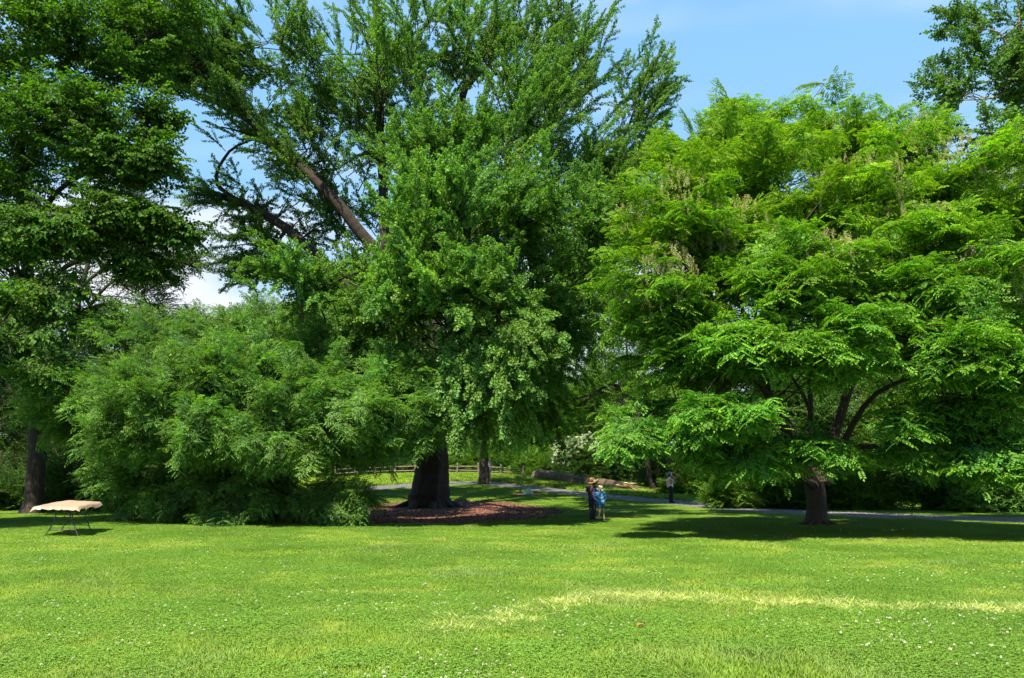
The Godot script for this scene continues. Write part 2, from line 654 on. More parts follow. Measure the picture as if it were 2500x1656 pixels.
func simple_tree(called: String, label: String, cat: String, base: Vector3, h: float, r: float, kind_name: String, bark: Material, n: int, tone: float, group := "", low := 0.15, sc := 1.6) -> Node3D:
	var lobes := []
	var count := 7
	for i in count:
		var a := TAU * i / count + rng.randf()
		var y := h * lerpf(low + 0.18, 0.82, rng.randf())
		var rr := r * rng.randf_range(0.35, 0.6)
		var far := r * (0.62 if y < h * 0.6 else 0.4)
		lobes.append([base.x + cos(a) * far, base.y + y, base.z + sin(a) * far, rr, h * 0.17, rr, n / 9, 0.1, tone * rng.randf_range(0.85, 1.15)])
	lobes.append([base.x, base.y + h * 0.82, base.z, r * 0.5, h * 0.16, r * 0.5, n / 8, 0.4, tone])
	lobes.append([base.x, base.y + h * 0.5, base.z, r * 0.8, h * 0.36, r * 0.8, n / 6, 0.1, tone])
	for i in 6:
		var a := TAU * i / 6 + rng.randf()
		lobes.append([base.x + cos(a) * r * 0.8, base.y + h * 0.16, base.z + sin(a) * r * 0.6, r * 0.6, h * 0.16, r * 0.5, n / 9, 0.2, tone * rng.randf_range(0.85, 1.1)])
	var trunk := [[base.x, base.y - 0.2, base.z, h * 0.03], [base.x + rng.randfn() * 0.2, base.y + h * 0.3, base.z, h * 0.02], [base.x + rng.randfn() * 0.4, base.y + h * 0.85, base.z, h * 0.006]]
	var limbs := []
	for i in 4:
		var a := TAU * i / 4 + rng.randf()
		var y0 := h * rng.randf_range(0.2, 0.5)
		limbs.append([[base.x, base.y + y0, base.z, h * 0.011], [base.x + cos(a) * r * 0.35, base.y + y0 + h * 0.12, base.z + sin(a) * r * 0.35, h * 0.007], [base.x + cos(a) * r * 0.75, base.y + y0 + h * 0.2, base.z + sin(a) * r * 0.75, h * 0.002]])
	return tree(called, label, cat, base, trunk, limbs, lobes, kind_name, bark, {"group": group, "sides": 10, "scale": sc, "gap": -0.3, "hub": base + Vector3.UP * h * 0.35, "every": 9})

func shrub(called: String, label: String, base: Vector3, w: float, h: float, deep: float, kind_name: String, n: int, tone: float, sc := 0.7, group := "") -> Node3D:
	var o := thing(called, label, "shrub", base, 0.0, group)
	var lobes := []
	for i in 6:
		var t := (i + 0.5) / 6.0 * 2.0 - 1.0
		lobes.append([t * w * 0.42, h * 0.2, rng.randf_range(0.0, 0.35) * deep, w * 0.16, h * 0.2, deep * 0.35, n / 8, 0.2, tone * rng.randf_range(0.85, 1.05)])
	for i in 5:
		var t := (i + 0.5) / 5.0 * 2.0 - 1.0
		lobes.append([t * w * 0.36, h * rng.randf_range(0.35, 0.6), rng.randf_range(-0.3, 0.3) * deep, w * rng.randf_range(0.16, 0.24), h * rng.randf_range(0.3, 0.42), deep * 0.4, n / 5, 0.25, tone * rng.randf_range(0.88, 1.12)])
	var s := Soup.new()
	for i in 9:
		var a := rng.randf() * TAU
		var p := PackedVector3Array([Vector3(rng.randfn() * w * 0.08, -0.1, rng.randfn() * deep * 0.08), Vector3(cos(a) * w * 0.16, h * 0.4, sin(a) * deep * 0.16), Vector3(cos(a) * w * 0.36, h * 0.8, sin(a) * deep * 0.36)])
		s.rod(p, PackedFloat32Array([0.035, 0.024, 0.008]), 6, Color.WHITE)
	var st := part("stems", s.mesh(M.bark_grey), o)
	st.set_meta("kind", "stuff")
	var held := lobes
	# boughs are tested against the ground in world terms, so lift the lobes there and back
	var wl := local(held, -base)
	var before := o.get_child_count()
	crown(o, wl, kind_name, base + Vector3.UP * h * 0.15, {"scale": sc, "gap": -0.3, "called": "foliage"})
	for i in range(before, o.get_child_count()): o.get_child(i).position -= base
	return o

# ---------------------------------------------------------------- setting
func make_sky() -> ImageTexture:
	var w := 768
	var h := 384
	var im := Image.create(w, h, false, Image.FORMAT_RGBF)
	var n := FastNoiseLite.new()
	n.noise_type = FastNoiseLite.TYPE_SIMPLEX_SMOOTH
	n.frequency = 2.2
	n.fractal_octaves = 6
	n.seed = 11
	var k := 1.0 / EXPOSURE
	for y in h:
		var th := PI * (y + 0.5) / h
		var el := PI / 2.0 - th
		var se := maxf(sin(el), 0.0)
		var top := Color(0.16, 0.43, 0.98)
		var mid := Color(0.34, 0.68, 1.06)
		var low := Color(0.80, 0.91, 1.05)
		var base := low.lerp(mid, smoothstep(0.0, 0.36, se)).lerp(top, smoothstep(0.32, 1.0, se))
		for x in w:
			var c := base
			if el > -0.05:
				var ph := TAU * (x + 0.5) / w
				var d := Vector3(sin(ph) * sin(th), cos(th) * 2.2, -cos(ph) * sin(th))
				var q := n.get_noise_3dv(d)
				var cov := smoothstep(lerpf(-0.3, 0.42, smoothstep(0.08, 0.55, se)), 0.62, q)
				var q2 := n.get_noise_3dv(Vector3(d.x * 0.9, d.y * 2.6, d.z * 0.9) + Vector3(7, 3, 1))
				c = base.lerp(Color(1.08, 1.1, 1.14), clampf(cov * 0.95 + 0.28 * smoothstep(0.0, 0.6, q2), 0.0, 1.0))
			im.set_pixel(x, y, Color(c.r * k, c.g * k, c.b * k))
	return ImageTexture.create_from_image(im)

func strip(line: PackedVector2Array, half: float, up: float, m: Material, wob := 0.12) -> ArrayMesh:
	var cv := Curve2D.new()
	for i in line.size():
		var t := (line[mini(i + 1, line.size() - 1)] - line[maxi(i - 1, 0)]) / 6.0
		cv.add_point(line[i], -t, t)
	var len := cv.get_baked_length()
	var rows := int(len / 0.5)
	var cols := 13
	var p := PackedVector3Array()
	var uv := PackedVector2Array()
	for i in rows:
		var s := len * i / (rows - 1)
		var a := cv.sample_baked(s)
		var b := cv.sample_baked(minf(s + 0.2, len))
		if b.distance_to(a) < 0.01: b = a + (a - cv.sample_baked(s - 0.2))
		var d := (b - a).normalized()
		var sd := Vector2(-d.y, d.x)
		for j in cols:
			var t := j / (cols - 1.0) * 2.0 - 1.0
			var hw := half + 0.5 * smoothstep(-50.0, -36.0, a.y) + wob * broad.get_noise_2d(s * 30.0, signf(t) * 77.0)
			var q := a + sd * t * hw
			var edge := 1.0 - pow(absf(t), 6.0)
			p.append(Vector3(q.x, rise(q.x, q.y) + (up if absf(t) < 0.95 else -0.03) * 1.0 + 0.0 * edge, q.y))
			uv.append(Vector2(q.x, q.y))
	return grid(p, rows, cols, false, uv, m, true)

func build_ground() -> void:
	var gm := StandardMaterial3D.new()
	gm.albedo_texture = noise_tex(0.012, [[0.0, lin(0.045, 0.085, 0.012)], [0.5, lin(0.07, 0.13, 0.018)], [1.0, lin(0.12, 0.16, 0.03)]], 1024, FastNoiseLite.TYPE_SIMPLEX_SMOOTH, 6, false, 0.0, 5)
	gm.uv1_triplanar = true
	gm.uv1_world_triplanar = true
	gm.uv1_scale = Vector3.ONE * 0.17
	gm.roughness = 0.95
	gm.metallic_specular = 0.2
	var p := PackedVector3Array()
	var uv := PackedVector2Array()
	var xs := []
	for i in 121:
		var t := (i - 60) / 60.0
		xs.append(signf(t) * (absf(t) * 60.0 + pow(absf(t), 6.0) * 440.0))
	var zs := []
	for i in 121:
		var t := i / 120.0
		zs.append(30.0 - t * 130.0 - pow(t, 8.0) * 500.0)
	for z in zs:
		for x in xs:
			p.append(on(x, z))
			uv.append(Vector2(x, z))
	var g := part("ground", grid(p, zs.size(), xs.size(), false, uv, gm, true), self)
	tag(g, "", "", "", "structure")

	# gravel path
	for q in [[27, -24.5], [24, -27], [19.6, -30.6], [16.6, -33], [13.9, -36.6], [11.9, -42], [9.7, -48.3], [5.7, -54.7], [1.6, -60.6], [-2.2, -64.3], [-5.6, -63.6], [-8.4, -60.7], [-10.7, -58.9], [-18, -54], [-28.6, -47], [-40, -43], [-60, -40]]:
		path_line.append(Vector2(q[0], q[1]))
	var pm := StandardMaterial3D.new()
	pm.albedo_texture = noise_tex(0.09, [[0.0, lin(0.06, 0.058, 0.06)], [0.5, lin(0.12, 0.116, 0.12)], [1.0, lin(0.25, 0.235, 0.23)]], 1024, FastNoiseLite.TYPE_SIMPLEX, 3, false, 0.0, 8)
	pm.normal_enabled = true
	pm.normal_texture = noise_tex(0.12, [], 1024, FastNoiseLite.TYPE_SIMPLEX, 3, true, 10.0, 9)
	pm.uv1_triplanar = true
	pm.uv1_world_triplanar = true
	pm.uv1_scale = Vector3.ONE * 0.5
	pm.roughness = 0.95
	var pt := part("path", strip(path_line, 1.95, 0.02, pm), self)
	tag(pt, "", "", "", "structure")
	var s := Soup.new()
	for i in 9000:
		var k := rng.randi() % 11
		var a := path_line[k].lerp(path_line[k + 1], rng.randf())
		var q := a + Vector2(rng.randf_range(-2, 2), rng.randf_range(-2, 2))
		if path_away(q.x, q.y) > 1.95: continue
		var r := rng.randf_range(0.008, 0.028)
		var o := on(q.x, q.y, 0.02)
		var g0 := rng.randf_range(0.08, 0.26)
		var c := Color(g0, g0 * 0.97, g0 * 0.95)
		var t := rng.randf() * TAU
		var tip := o + Vector3(0, r, 0)
		for j in 3:
			var b0 := o + Vector3(cos(t + j * TAU / 3.0), 0, sin(t + j * TAU / 3.0)) * r
			var b1 := o + Vector3(cos(t + (j + 1) * TAU / 3.0), 0, sin(t + (j + 1) * TAU / 3.0)) * r
			s.tri(b0, b1, tip, tip - o + b0 - o, c)
	var vm := flat_mat(Color.WHITE, 0.95)
	vm.vertex_color_use_as_albedo = true
	M.vertex = vm
	var gr := part("gravel", s.mesh(vm), self)
	tag(gr, "loose grey gravel scattered over the curving path", "gravel", "", "stuff")

	# mulch ring under the big tree and the small bed by the right-hand fence
	var mm := StandardMaterial3D.new()
	mm.albedo_texture = noise_tex(0.05, [[0.0, lin(0.05, 0.02, 0.013)], [0.55, lin(0.125, 0.05, 0.032)], [1.0, lin(0.22, 0.1, 0.062)]], 512, FastNoiseLite.TYPE_SIMPLEX, 4, false, 0.0, 12)
	mm.uv1_triplanar = true
	mm.uv1_world_triplanar = true
	mm.uv1_scale = Vector3.ONE * 0.6
	mm.roughness = 1.0
	for bed in 2:
		var c := Vector2(-3.3, -37.8) if bed == 0 else Vector2(35.0, -50.0)
		var e := Vector2(5.6, 10.2) if bed == 0 else Vector2(6.0, 1.9)
		var bp := PackedVector3Array()
		var bu := PackedVector2Array()
		for i in 14:
			for j in 73:
				var a := TAU * j / 72.0
				var d := Vector2(cos(a), sin(a))
				var rr := 1.0 - 0.1 * broad.get_noise_2d((c.x + d.x * e.x) * 14.0, (c.y + d.y * e.y) * 14.0)
				var q := c + d * e * rr * (i / 13.0)
				bp.append(on(q.x, q.y, 0.03 * (1.0 - pow(i / 13.0, 4.0)) + (0.012 if i < 13 else -0.02) + 0.01 * fine.get_noise_2d(q.x * 40, q.y * 40)))
				bu.append(q)
		var bd := part("mulch", grid(bp, 14, 73, true, bu, mm, true), self)
		tag(bd, "", "", "", "structure")
	var chip := Soup.new()
	chip.box(Transform3D(), Vector3(0.09, 0.012, 0.022))
	var xs2 := []
	var cs := PackedColorArray()
	while xs2.size() < 9000:
		var q := Vector2(-3.3 + rng.randf_range(-6, 6), -37.8 + rng.randf_range(-11, 11))
		if xs2.size() > 8200: q = Vector2(35.0 + rng.randf_range(-6, 6), -50.0 + rng.randf_range(-1.8, 1.8))
		elif mulch_at(q.x, q.y) > 1.02: continue
		var b := Basis.from_euler(Vector3(rng.randfn() * 0.35, rng.randf() * TAU, rng.randfn() * 0.35)).scaled_local(Vector3.ONE * rng.randf_range(0.6, 1.5))
		xs2.append(Transform3D(b, on(q.x, q.y, 0.045)))
		var g0 := rng.randf_range(0.35, 1.5)
		if rng.randf() < 0.03: g0 = 3.2
		cs.append(Color(0.145 * g0, 0.06 * g0, 0.038 * g0))
	var ch := many("mulch_chips", chip.mesh(vm), xs2, cs, self)
	tag(ch, "red-brown bark chips covering the bed round the biggest trunk", "mulch")

func blade_patch(count: int, half: float, h0: float, h1: float, w: float, cols: Array, lean: float, mat: Material) -> ArrayMesh:
	var s := Soup.new()
	for i in count:
		var p := Vector3(rng.randf_range(-half, half), -0.01, rng.randf_range(-half, half))
		var h := rng.randf_range(h0, h1)
		var a := rng.randf() * TAU
		var sd := Vector3(cos(a), 0, sin(a)) * w * 0.5 * rng.randf_range(0.7, 1.3)
		var ln := Vector3(rng.randfn(), 0, rng.randfn()) * lean * h
		var c: Color = cols[rng.randi() % cols.size()]
		c = c * rng.randf_range(0.75, 1.25)
		var mid := p + Vector3(0, h * 0.6, 0) + ln * 0.4
		var tip := p + Vector3(0, h * 0.95, 0) + ln
		var fn := sd.cross(tip - p).normalized()
		if fn.y < 0.0: fn = -fn
		var up := (fn * 0.8 + Vector3.UP).normalized()
		s.tri_s(p - sd, p + sd, mid + sd * 0.8, up, up, up, c)
		s.tri_s(p - sd, mid + sd * 0.8, mid - sd * 0.8, up, up, up, c)
		s.tri_s(mid - sd * 0.8, mid + sd * 0.8, tip, up, up, up, c)
	return s.mesh(mat)

func clover_patch(count: int, half: float, mat: Material) -> ArrayMesh:
	var s := Soup.new()
	for i in count:
		var p := Vector3(rng.randf_range(-half, half), rng.randf_range(0.015, 0.05), rng.randf_range(-half, half))
		var c := Color(0.13, 0.255, 0.036) * rng.randf_range(0.75, 1.3)
		var a := rng.randf() * TAU
		for k in 3:
			var d := Vector3(cos(a + k * TAU / 3.0), 0.15, sin(a + k * TAU / 3.0)).normalized()
			var up := Vector3(rng.randfn() * 0.25, 1, rng.randfn() * 0.25).normalized()
			fold_leaf(s, p, d, up, 0.016, 0.014, c)
	for i in count:
		var p := Vector3(rng.randf_range(-half, half), -0.01, rng.randf_range(-half, half))
		var a := rng.randf() * TAU
		var sd := Vector3(cos(a), 0, sin(a)) * 0.0028
		var tip := p + Vector3(rng.randfn() * 0.018, rng.randf_range(0.04, 0.075), rng.randfn() * 0.018)
		var fn := (Vector3(-sin(a), 0, cos(a)) * 0.8 + Vector3.UP).normalized()
		s.tri_s(p - sd, p + sd, tip, fn, fn, fn, Color(0.165, 0.28, 0.034) * rng.randf_range(0.75, 1.25))
	return s.mesh(mat)

func build_lawn() -> void:
	var gmat := leaf_mat(Color(0.62, 0.7, 0.2), 0.6, 0.3)
	var lush := [Color(0.16, 0.275, 0.03), Color(0.19, 0.295, 0.038), Color(0.14, 0.25, 0.03)]
	var warm := [Color(0.175, 0.27, 0.036), Color(0.2, 0.27, 0.048), Color(0.15, 0.25, 0.03), Color(0.25, 0.25, 0.085)]
	var turf := []
	for i in 3: turf.append(blade_patch(760, 0.32, 0.025, 0.065, 0.0056, lush, 0.45, gmat))
	for i in 2: turf.append(blade_patch(760, 0.32, 0.025, 0.06, 0.0055, warm, 0.6, gmat))
	for i in 2: turf.append(clover_patch(520, 0.32, gmat))
	turf.append(blade_patch(460, 0.32, 0.035, 0.08, 0.008, [Color(0.14, 0.23, 0.06), Color(0.15, 0.24, 0.055)], 0.7, gmat))
	turf.append(blade_patch(420, 0.34, 0.1, 0.3, 0.012, [Color(0.16, 0.27, 0.026), Color(0.2, 0.29, 0.035), Color(0.13, 0.23, 0.025)], 0.35, gmat))
	var xs := []
	var cs := []
	for i in turf.size():
		xs.append([])
		cs.append(PackedColorArray())
	var z := -4.5
	while z > -84.0:
		var sp := 0.24 if z > -17.0 else 0.34 if z > -34.0 else 0.55
		var sc := 1.0 if z > -17.0 else 1.2 if z > -34.0 else 1.75
		var half := -z * 0.69 + 2.5
		var x := -half
		while x < half:
			var q := Vector2(x + rng.randf_range(-0.5, 0.5) * sp, z + rng.randf_range(-0.5, 0.5) * sp)
			x += sp
			var bare := mulch_at(q.x, q.y)
			if bare < 0.97: continue
			var pa := path_away(q.x, q.y) if q.y < -22.0 else 9.0
			if pa < 1.85 + 0.5 * smoothstep(-50.0, -36.0, q.y): continue
			if absf(q.x - 35.0) < 6.0 and absf(q.y + 50.0) < 1.7: continue
			var n1 := 0.8 * broad.get_noise_2d(q.x * 6.0, q.y * 6.0) + 0.5 * broad.get_noise_2d(q.x * 31.0, q.y * 31.0)
			var n2 := broad.get_noise_2d(q.x * 9.0 + 500.0, q.y * 9.0) + 0.3 * broad.get_noise_2d(q.x * 40.0, q.y * 40.0 + 99.0)
			var v := rng.randi() % 3
			if n1 > rng.randf_range(-0.35, 0.95): v = 3 + rng.randi() % 2
			elif n2 > rng.randf_range(-0.5, 0.9): v = 5 + rng.randi() % 2
			elif n2 < -0.2 - rng.randf() * 0.9: v = 7
			var beyond := q.y < -44.0 and pa > 2.0 and pa < 30.0 and is_beyond(q)
			if beyond: v = 8
			var b := Basis(Vector3.UP, rng.randf() * TAU).scaled_local(Vector3(sc, rng.randf_range(0.8, 1.25) * (1.0 if not beyond else 0.9), sc))
			xs[v].append(Transform3D(b, on(q.x, q.y)))
			var t := 1.0 + 0.3 * n1 + rng.randf_range(-0.1, 0.1)
			cs[v].append(Color(t * (1.0 + 0.12 * maxf(n1, 0.0)), t, t))
		z -= sp
	var words := ["short green lawn grass", "short green lawn grass in finer tufts", "short green lawn grass in darker tufts", "yellowing patches of lawn grass", "dry straw-flecked patches of lawn grass", "clover growing through the lawn", "low clover mats in the lawn", "bluish longer tufts in the lawn", "tall yellow-green meadow grass beyond the gravel path"]
	for i in turf.size():
		if xs[i].is_empty(): continue
		var o := many("meadow_grass" if i == 8 else "clover" if i in [5, 6] else "grass", turf[i], xs[i], cs[i], self)
		tag(o, words[i], "clover" if i in [5, 6] else "grass")

	# white clover heads, a few dandelions
	var s := Soup.new()
	for k in 14:
		var u := Vector3(rng.randfn(), absf(rng.randfn()) + 0.2, rng.randfn()).normalized()
		var sd := u.cross(Vector3(0.3, 0.8, 0.5)).normalized() * 0.007
		s.tri(u * 0.004 - sd, u * 0.004 + sd, u * 0.014, u, Color.WHITE)
		s.tri(u * 0.004 - sd.cross(u), u * 0.004 + sd.cross(u), u * 0.013, u, Color.WHITE)
	s.rod(PackedVector3Array([Vector3(0, -0.06, 0), Vector3.ZERO]), PackedFloat32Array([0.0015, 0.0015]), 3, Color(0.15, 0.25, 0.05))
	var fx := []
	var fc := PackedColorArray()
	var tries := 0
	while fx.size() < 1300 and tries < 60000:
		tries += 1
		var zz := -5.5 - 24.0 * pow(rng.randf(), 1.3)
		var xx := rng.randf_range(-1, 1) * (-zz * 0.68 + 1.0)
		var n2 := broad.get_noise_2d(xx * 9.0 + 500.0, zz * 9.0) + 0.5 * broad.get_noise_2d(xx * 40.0, zz * 40.0 + 99.0)
		if n2 < 0.0 + rng.randf() * 0.35: continue
		fx.append(Transform3D(Basis(Vector3.UP, rng.randf() * TAU).scaled(Vector3.ONE * rng.randf_range(0.7, 1.25)), on(xx, zz, rng.randf_range(0.05, 0.085))))
		var g0 := rng.randf_range(0.55, 0.8)
		fc.append(Color(g0, g0, g0 * 0.88))
	tag(many("clover_flowers", s.mesh(gmat), fx, fc, self), "tiny white clover heads dotted over the near lawn", "flowers")
	fx = []
	fc = PackedColorArray()
	for i in 40:
		fx.append(Transform3D(Basis(Vector3.UP, rng.randf() * TAU).scaled(Vector3(1.4, 1.0, 1.4)), on(rng.randf_range(-14, -5), rng.randf_range(-26, -20), 0.07)))
		fc.append(Color(0.7, 0.5, 0.02))
	tag(many("dandelions", s.mesh(gmat), fx, fc, self), "yellow dandelions in the lawn before the big bush", "flowers")

	# bleached long blades along the streak across the lawn
	var pale := []
	for i in 3: pale.append(blade_patch(60, 0.16, 0.03, 0.11, 0.009, [Color(0.44, 0.47, 0.15), Color(0.55, 0.54, 0.26), Color(0.34, 0.42, 0.08), Color(0.24, 0.34, 0.05)], 1.5, gmat))
	var line := [[-1.0, -9.0], [-0.1, -9.3], [0.35, -10.2], [1.0, -11.2], [1.6, -11.1], [2.97, -10.75], [4.7, -10.3], [6.3, -10.05], [9.5, -9.6]]
	pale.append(blade_patch(26, 0.22, 0.06, 0.16, 0.01, [Color(0.42, 0.46, 0.15), Color(0.52, 0.52, 0.24), Color(0.3, 0.4, 0.07)], 1.0, gmat))
	var px := [[], [], [], []]
	var pc := [PackedColorArray(), PackedColorArray(), PackedColorArray(), PackedColorArray()]
	for i in line.size() - 1:
		var a := Vector2(line[i][0], line[i][1])
		var b := Vector2(line[i + 1][0], line[i + 1][1])
		var n := int(a.distance_to(b) * 85.0)
		for k in n:
			var q := a.lerp(b, rng.randf()) + Vector2(rng.randfn() * 0.16, rng.randfn() * 0.2)
			if broad.get_noise_2d(q.x * 45.0, q.y * 45.0) < -0.2: continue
			var v := rng.randi() % 3 if rng.randf() < 0.9 else 3
			px[v].append(Transform3D(Basis(Vector3.UP, rng.randf() * TAU).scaled(Vector3.ONE * rng.randf_range(0.5, 1.0)), on(q.x, q.y)))
			var g0 := rng.randf_range(0.7, 1.2)
			pc[v].append(Color(g0, g0, g0))
	for v in 4:
		tag(many("bleached_grass", pale[v], px[v], pc[v], self), ["pale bleached long grass blades in a streak across the near lawn", "bleached straw-pale tufts along the same streak", "yellowish bleached tufts along the same streak", "taller spiky pale blades standing out of the same streak"][v], "grass")
	for q in [[1.36, -8.9, 0.3], [9.2, -17.0, 1.2], [-4.6, -17.5, 2.0]]:
		var lf := Soup.new()
		for sg in [-1.0, 1.0]:
			fold_leaf(lf, Vector3.ZERO, Vector3(0.8, 0.1, 0.3 * sg).normalized(), Vector3.UP, 0.09, 0.06, Color(0.42, 0.16, 0.06), true)
		var o := part("fallen_leaf", lf.mesh(gmat), self, Transform3D(Basis(Vector3.UP, q[2]), on(q[0], q[1], 0.06)))
		tag(o, {0.3: "orange-brown fallen leaf on the grass just below the bleached streak", 1.2: "orange-brown fallen leaf on the right-hand lawn, before the shaded grass", 2.0: "orange-brown fallen leaf on the lawn left of the middle"}[q[2]], "leaf")

func is_beyond(q: Vector2) -> bool:   # on the far side of the path
	var best := 1e9
	var side := 0.0
	for i in path_line.size() - 1:
		var c := Geometry2D.get_closest_point_to_segment(q, path_line[i], path_line[i + 1])
		var d := q.distance_squared_to(c)
		if d < best:
			best = d
			side = (path_line[i + 1] - path_line[i]).cross(q - path_line[i])
	return side > 0.0

# ---------------------------------------------------------------- plants
func build_kinds() -> void:
	var twig := Color(0.075, 0.055, 0.04)
	M.leaf_bright = leaf_mat(Color(0.92, 1.0, 0.3), 0.5, 0.25)
	M.leaf_soft = leaf_mat(Color(0.88, 1.0, 0.36), 0.55, 0.28)
	M.leaf_gloss = leaf_mat(Color(0.88, 1.0, 0.28), 0.5, 0.25)
	var base := {"twig": twig, "droop": 0.12, "around": 0.5, "rich": false, "wide": 0.5, "hang": 0.3, "tumble": 0.4, "per": 1}
	kind("ginkgo", base.merged({"leaf": "fan", "len": 2.7, "side": 9, "side_len": 0.34, "angle": 38, "around": 1.2, "step": 0.055, "size": 0.074, "per": 5, "col_a": Color(0.064, 0.135, 0.032), "col_b": Color(0.1, 0.178, 0.048), "mat": M.leaf_soft}, true), 4)
	kind("pea_bush", base.merged({"leaf": "pinnate", "len": 1.1, "side": 11, "side_len": 0.55, "angle": 52, "around": 1.2, "droop": 0.3, "step": 0.1, "rachis": 0.17, "leaflets": 7, "size": 0.078, "wide": 0.5, "col_a": Color(0.06, 0.138, 0.042), "col_b": Color(0.082, 0.168, 0.054), "col_tip": Color(0.13, 0.21, 0.05), "mat": M.leaf_soft}, true), 4)
	kind("yellowwood", base.merged({"leaf": "pinnate", "len": 1.5, "side": 9, "side_len": 0.62, "angle": 52, "around": 0.4, "droop": 0.2, "step": 0.14, "rachis": 0.23, "leaflets": 9, "size": 0.092, "wide": 0.66, "col_a": Color(0.045, 0.135, 0.02), "col_b": Color(0.07, 0.17, 0.026), "col_tip": Color(0.115, 0.21, 0.03), "mat": M.leaf_bright}, true), 4)
	kind("linden", base.merged({"leaf": "simple", "len": 1.6, "side": 9, "side_len": 0.58, "angle": 50, "around": 0.5, "droop": 0.25, "step": 0.08, "size": 0.15, "wide": 0.8, "hang": 0.55, "rich": true, "col_a": Color(0.026, 0.07, 0.013), "col_b": Color(0.044, 0.1, 0.018), "col_tip": Color(0.066, 0.125, 0.02), "mat": M.leaf_gloss}, true), 4)
	kind("small_leaf", base.merged({"leaf": "simple", "len": 2.2, "side": 11, "side_len": 0.42, "angle": 46, "around": 0.9, "step": 0.07, "size": 0.1, "wide": 0.7, "per": 2, "tumble": 0.8, "col_a": Color(0.035, 0.09, 0.018), "col_b": Color(0.06, 0.125, 0.024), "mat": M.leaf_soft}, true), 3)
	kind("broad_leaf", base.merged({"leaf": "simple", "len": 1.8, "side": 10, "side_len": 0.5, "angle": 50, "around": 1.1, "step": 0.08, "size": 0.16, "wide": 0.85, "per": 2, "tumble": 0.8, "col_a": Color(0.055, 0.115, 0.03), "col_b": Color(0.085, 0.15, 0.04), "mat": M.leaf_soft}, true), 3)
	kind("fresh_leaf", base.merged({"leaf": "simple", "len": 2.2, "side": 11, "side_len": 0.42, "angle": 48, "around": 0.7, "step": 0.065, "size": 0.1, "wide": 0.7, "per": 2, "tumble": 0.6, "col_a": Color(0.065, 0.15, 0.018), "col_b": Color(0.1, 0.19, 0.025), "mat": M.leaf_bright}, true), 3)
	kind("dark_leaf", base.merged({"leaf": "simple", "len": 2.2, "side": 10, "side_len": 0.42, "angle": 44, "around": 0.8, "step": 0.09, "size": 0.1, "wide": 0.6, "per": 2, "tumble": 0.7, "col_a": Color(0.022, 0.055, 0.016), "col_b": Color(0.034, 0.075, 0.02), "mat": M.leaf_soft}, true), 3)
	M.bark_dark = bark_mat(lin(0.014, 0.01, 0.008), lin(0.06, 0.043, 0.032))
	M.bark_brown = bark_mat(lin(0.025, 0.018, 0.014), lin(0.1, 0.075, 0.056))
	M.bark_grey = bark_mat(lin(0.06, 0.05, 0.042), lin(0.2, 0.17, 0.145), 2.0, 0.6)
	M.bark_pale = bark_mat(lin(0.16, 0.13, 0.09), lin(0.42, 0.36, 0.27), 1.0, 0.5)

func blossoms(o: Node3D, label: String, lobes: Array, n: int, c0: Color, long: float, size: float, off: Vector3, out_bias := 0.3) -> void:
	var s := Soup.new()
	var m := int(long * 85.0) + 6
	for i in m:
		var t := i / float(m)
		var p := Vector3(rng.randfn() * size * 0.7, -long * t, rng.randfn() * size * 0.7)
		var d := Vector3(rng.randfn(), rng.randfn() * 0.6, rng.randfn()).normalized()
		fold_leaf(s, p, d, Vector3(rng.randfn(), 1, rng.randfn()).normalized(), size, size * 0.8, Color.WHITE * rng.randf_range(0.8, 1.1))
	var xs := []
	var cs := PackedColorArray()
	for i in n:
		var l: Array = lobes[rng.randi() % lobes.size()]
		var u := Vector3(rng.randfn(), rng.randfn(), rng.randfn() + out_bias).normalized()
		var p := Vector3(l[0], l[1], l[2]) + u * Vector3(l[3], l[4], l[5]) * pow(rng.randf(), 0.1)
		if gap.get_noise_3dv(p * 1.6 + Vector3(50, 0, 0)) < 0.0: continue
		xs.append(Transform3D(Basis(Vector3.UP, rng.randf() * TAU).scaled(Vector3.ONE * rng.randf_range(0.7, 1.2)), p - off))
		cs.append(c0 * rng.randf_range(0.8, 1.15))
	var b := many("blossom", s.mesh(M.leaf_soft), xs, cs, o)
	b.set_meta("label", label)

func root_flare(o: Node3D, base: Vector3, r: float, len: float, n: int, m: Material) -> void:
	for i in n:
		var a := TAU * (i + rng.randf_range(-0.25, 0.25)) / n
		var d := Vector3(cos(a), 0, sin(a))
		var l := len * rng.randf_range(0.7, 1.2)
		var pts := []
		for q in [[0.45, 0.3, 0.2], [0.95, 0.1, 0.19], [1.35, 0.01, 0.13], [1.8, -0.05, 0.09], [2.3, -0.14, 0.04]]:
			var p: Vector3 = base + d.rotated(Vector3.UP, rng.randfn() * 0.04) * r * (1.0 + (q[0] - 0.55) * l)
			pts.append([p.x, p.y + q[1] * r * 0.8, p.z, q[2] * r])
		part("root", limb_mesh(pts, m, 9, 0.06, 0.15), o).position -= o.position

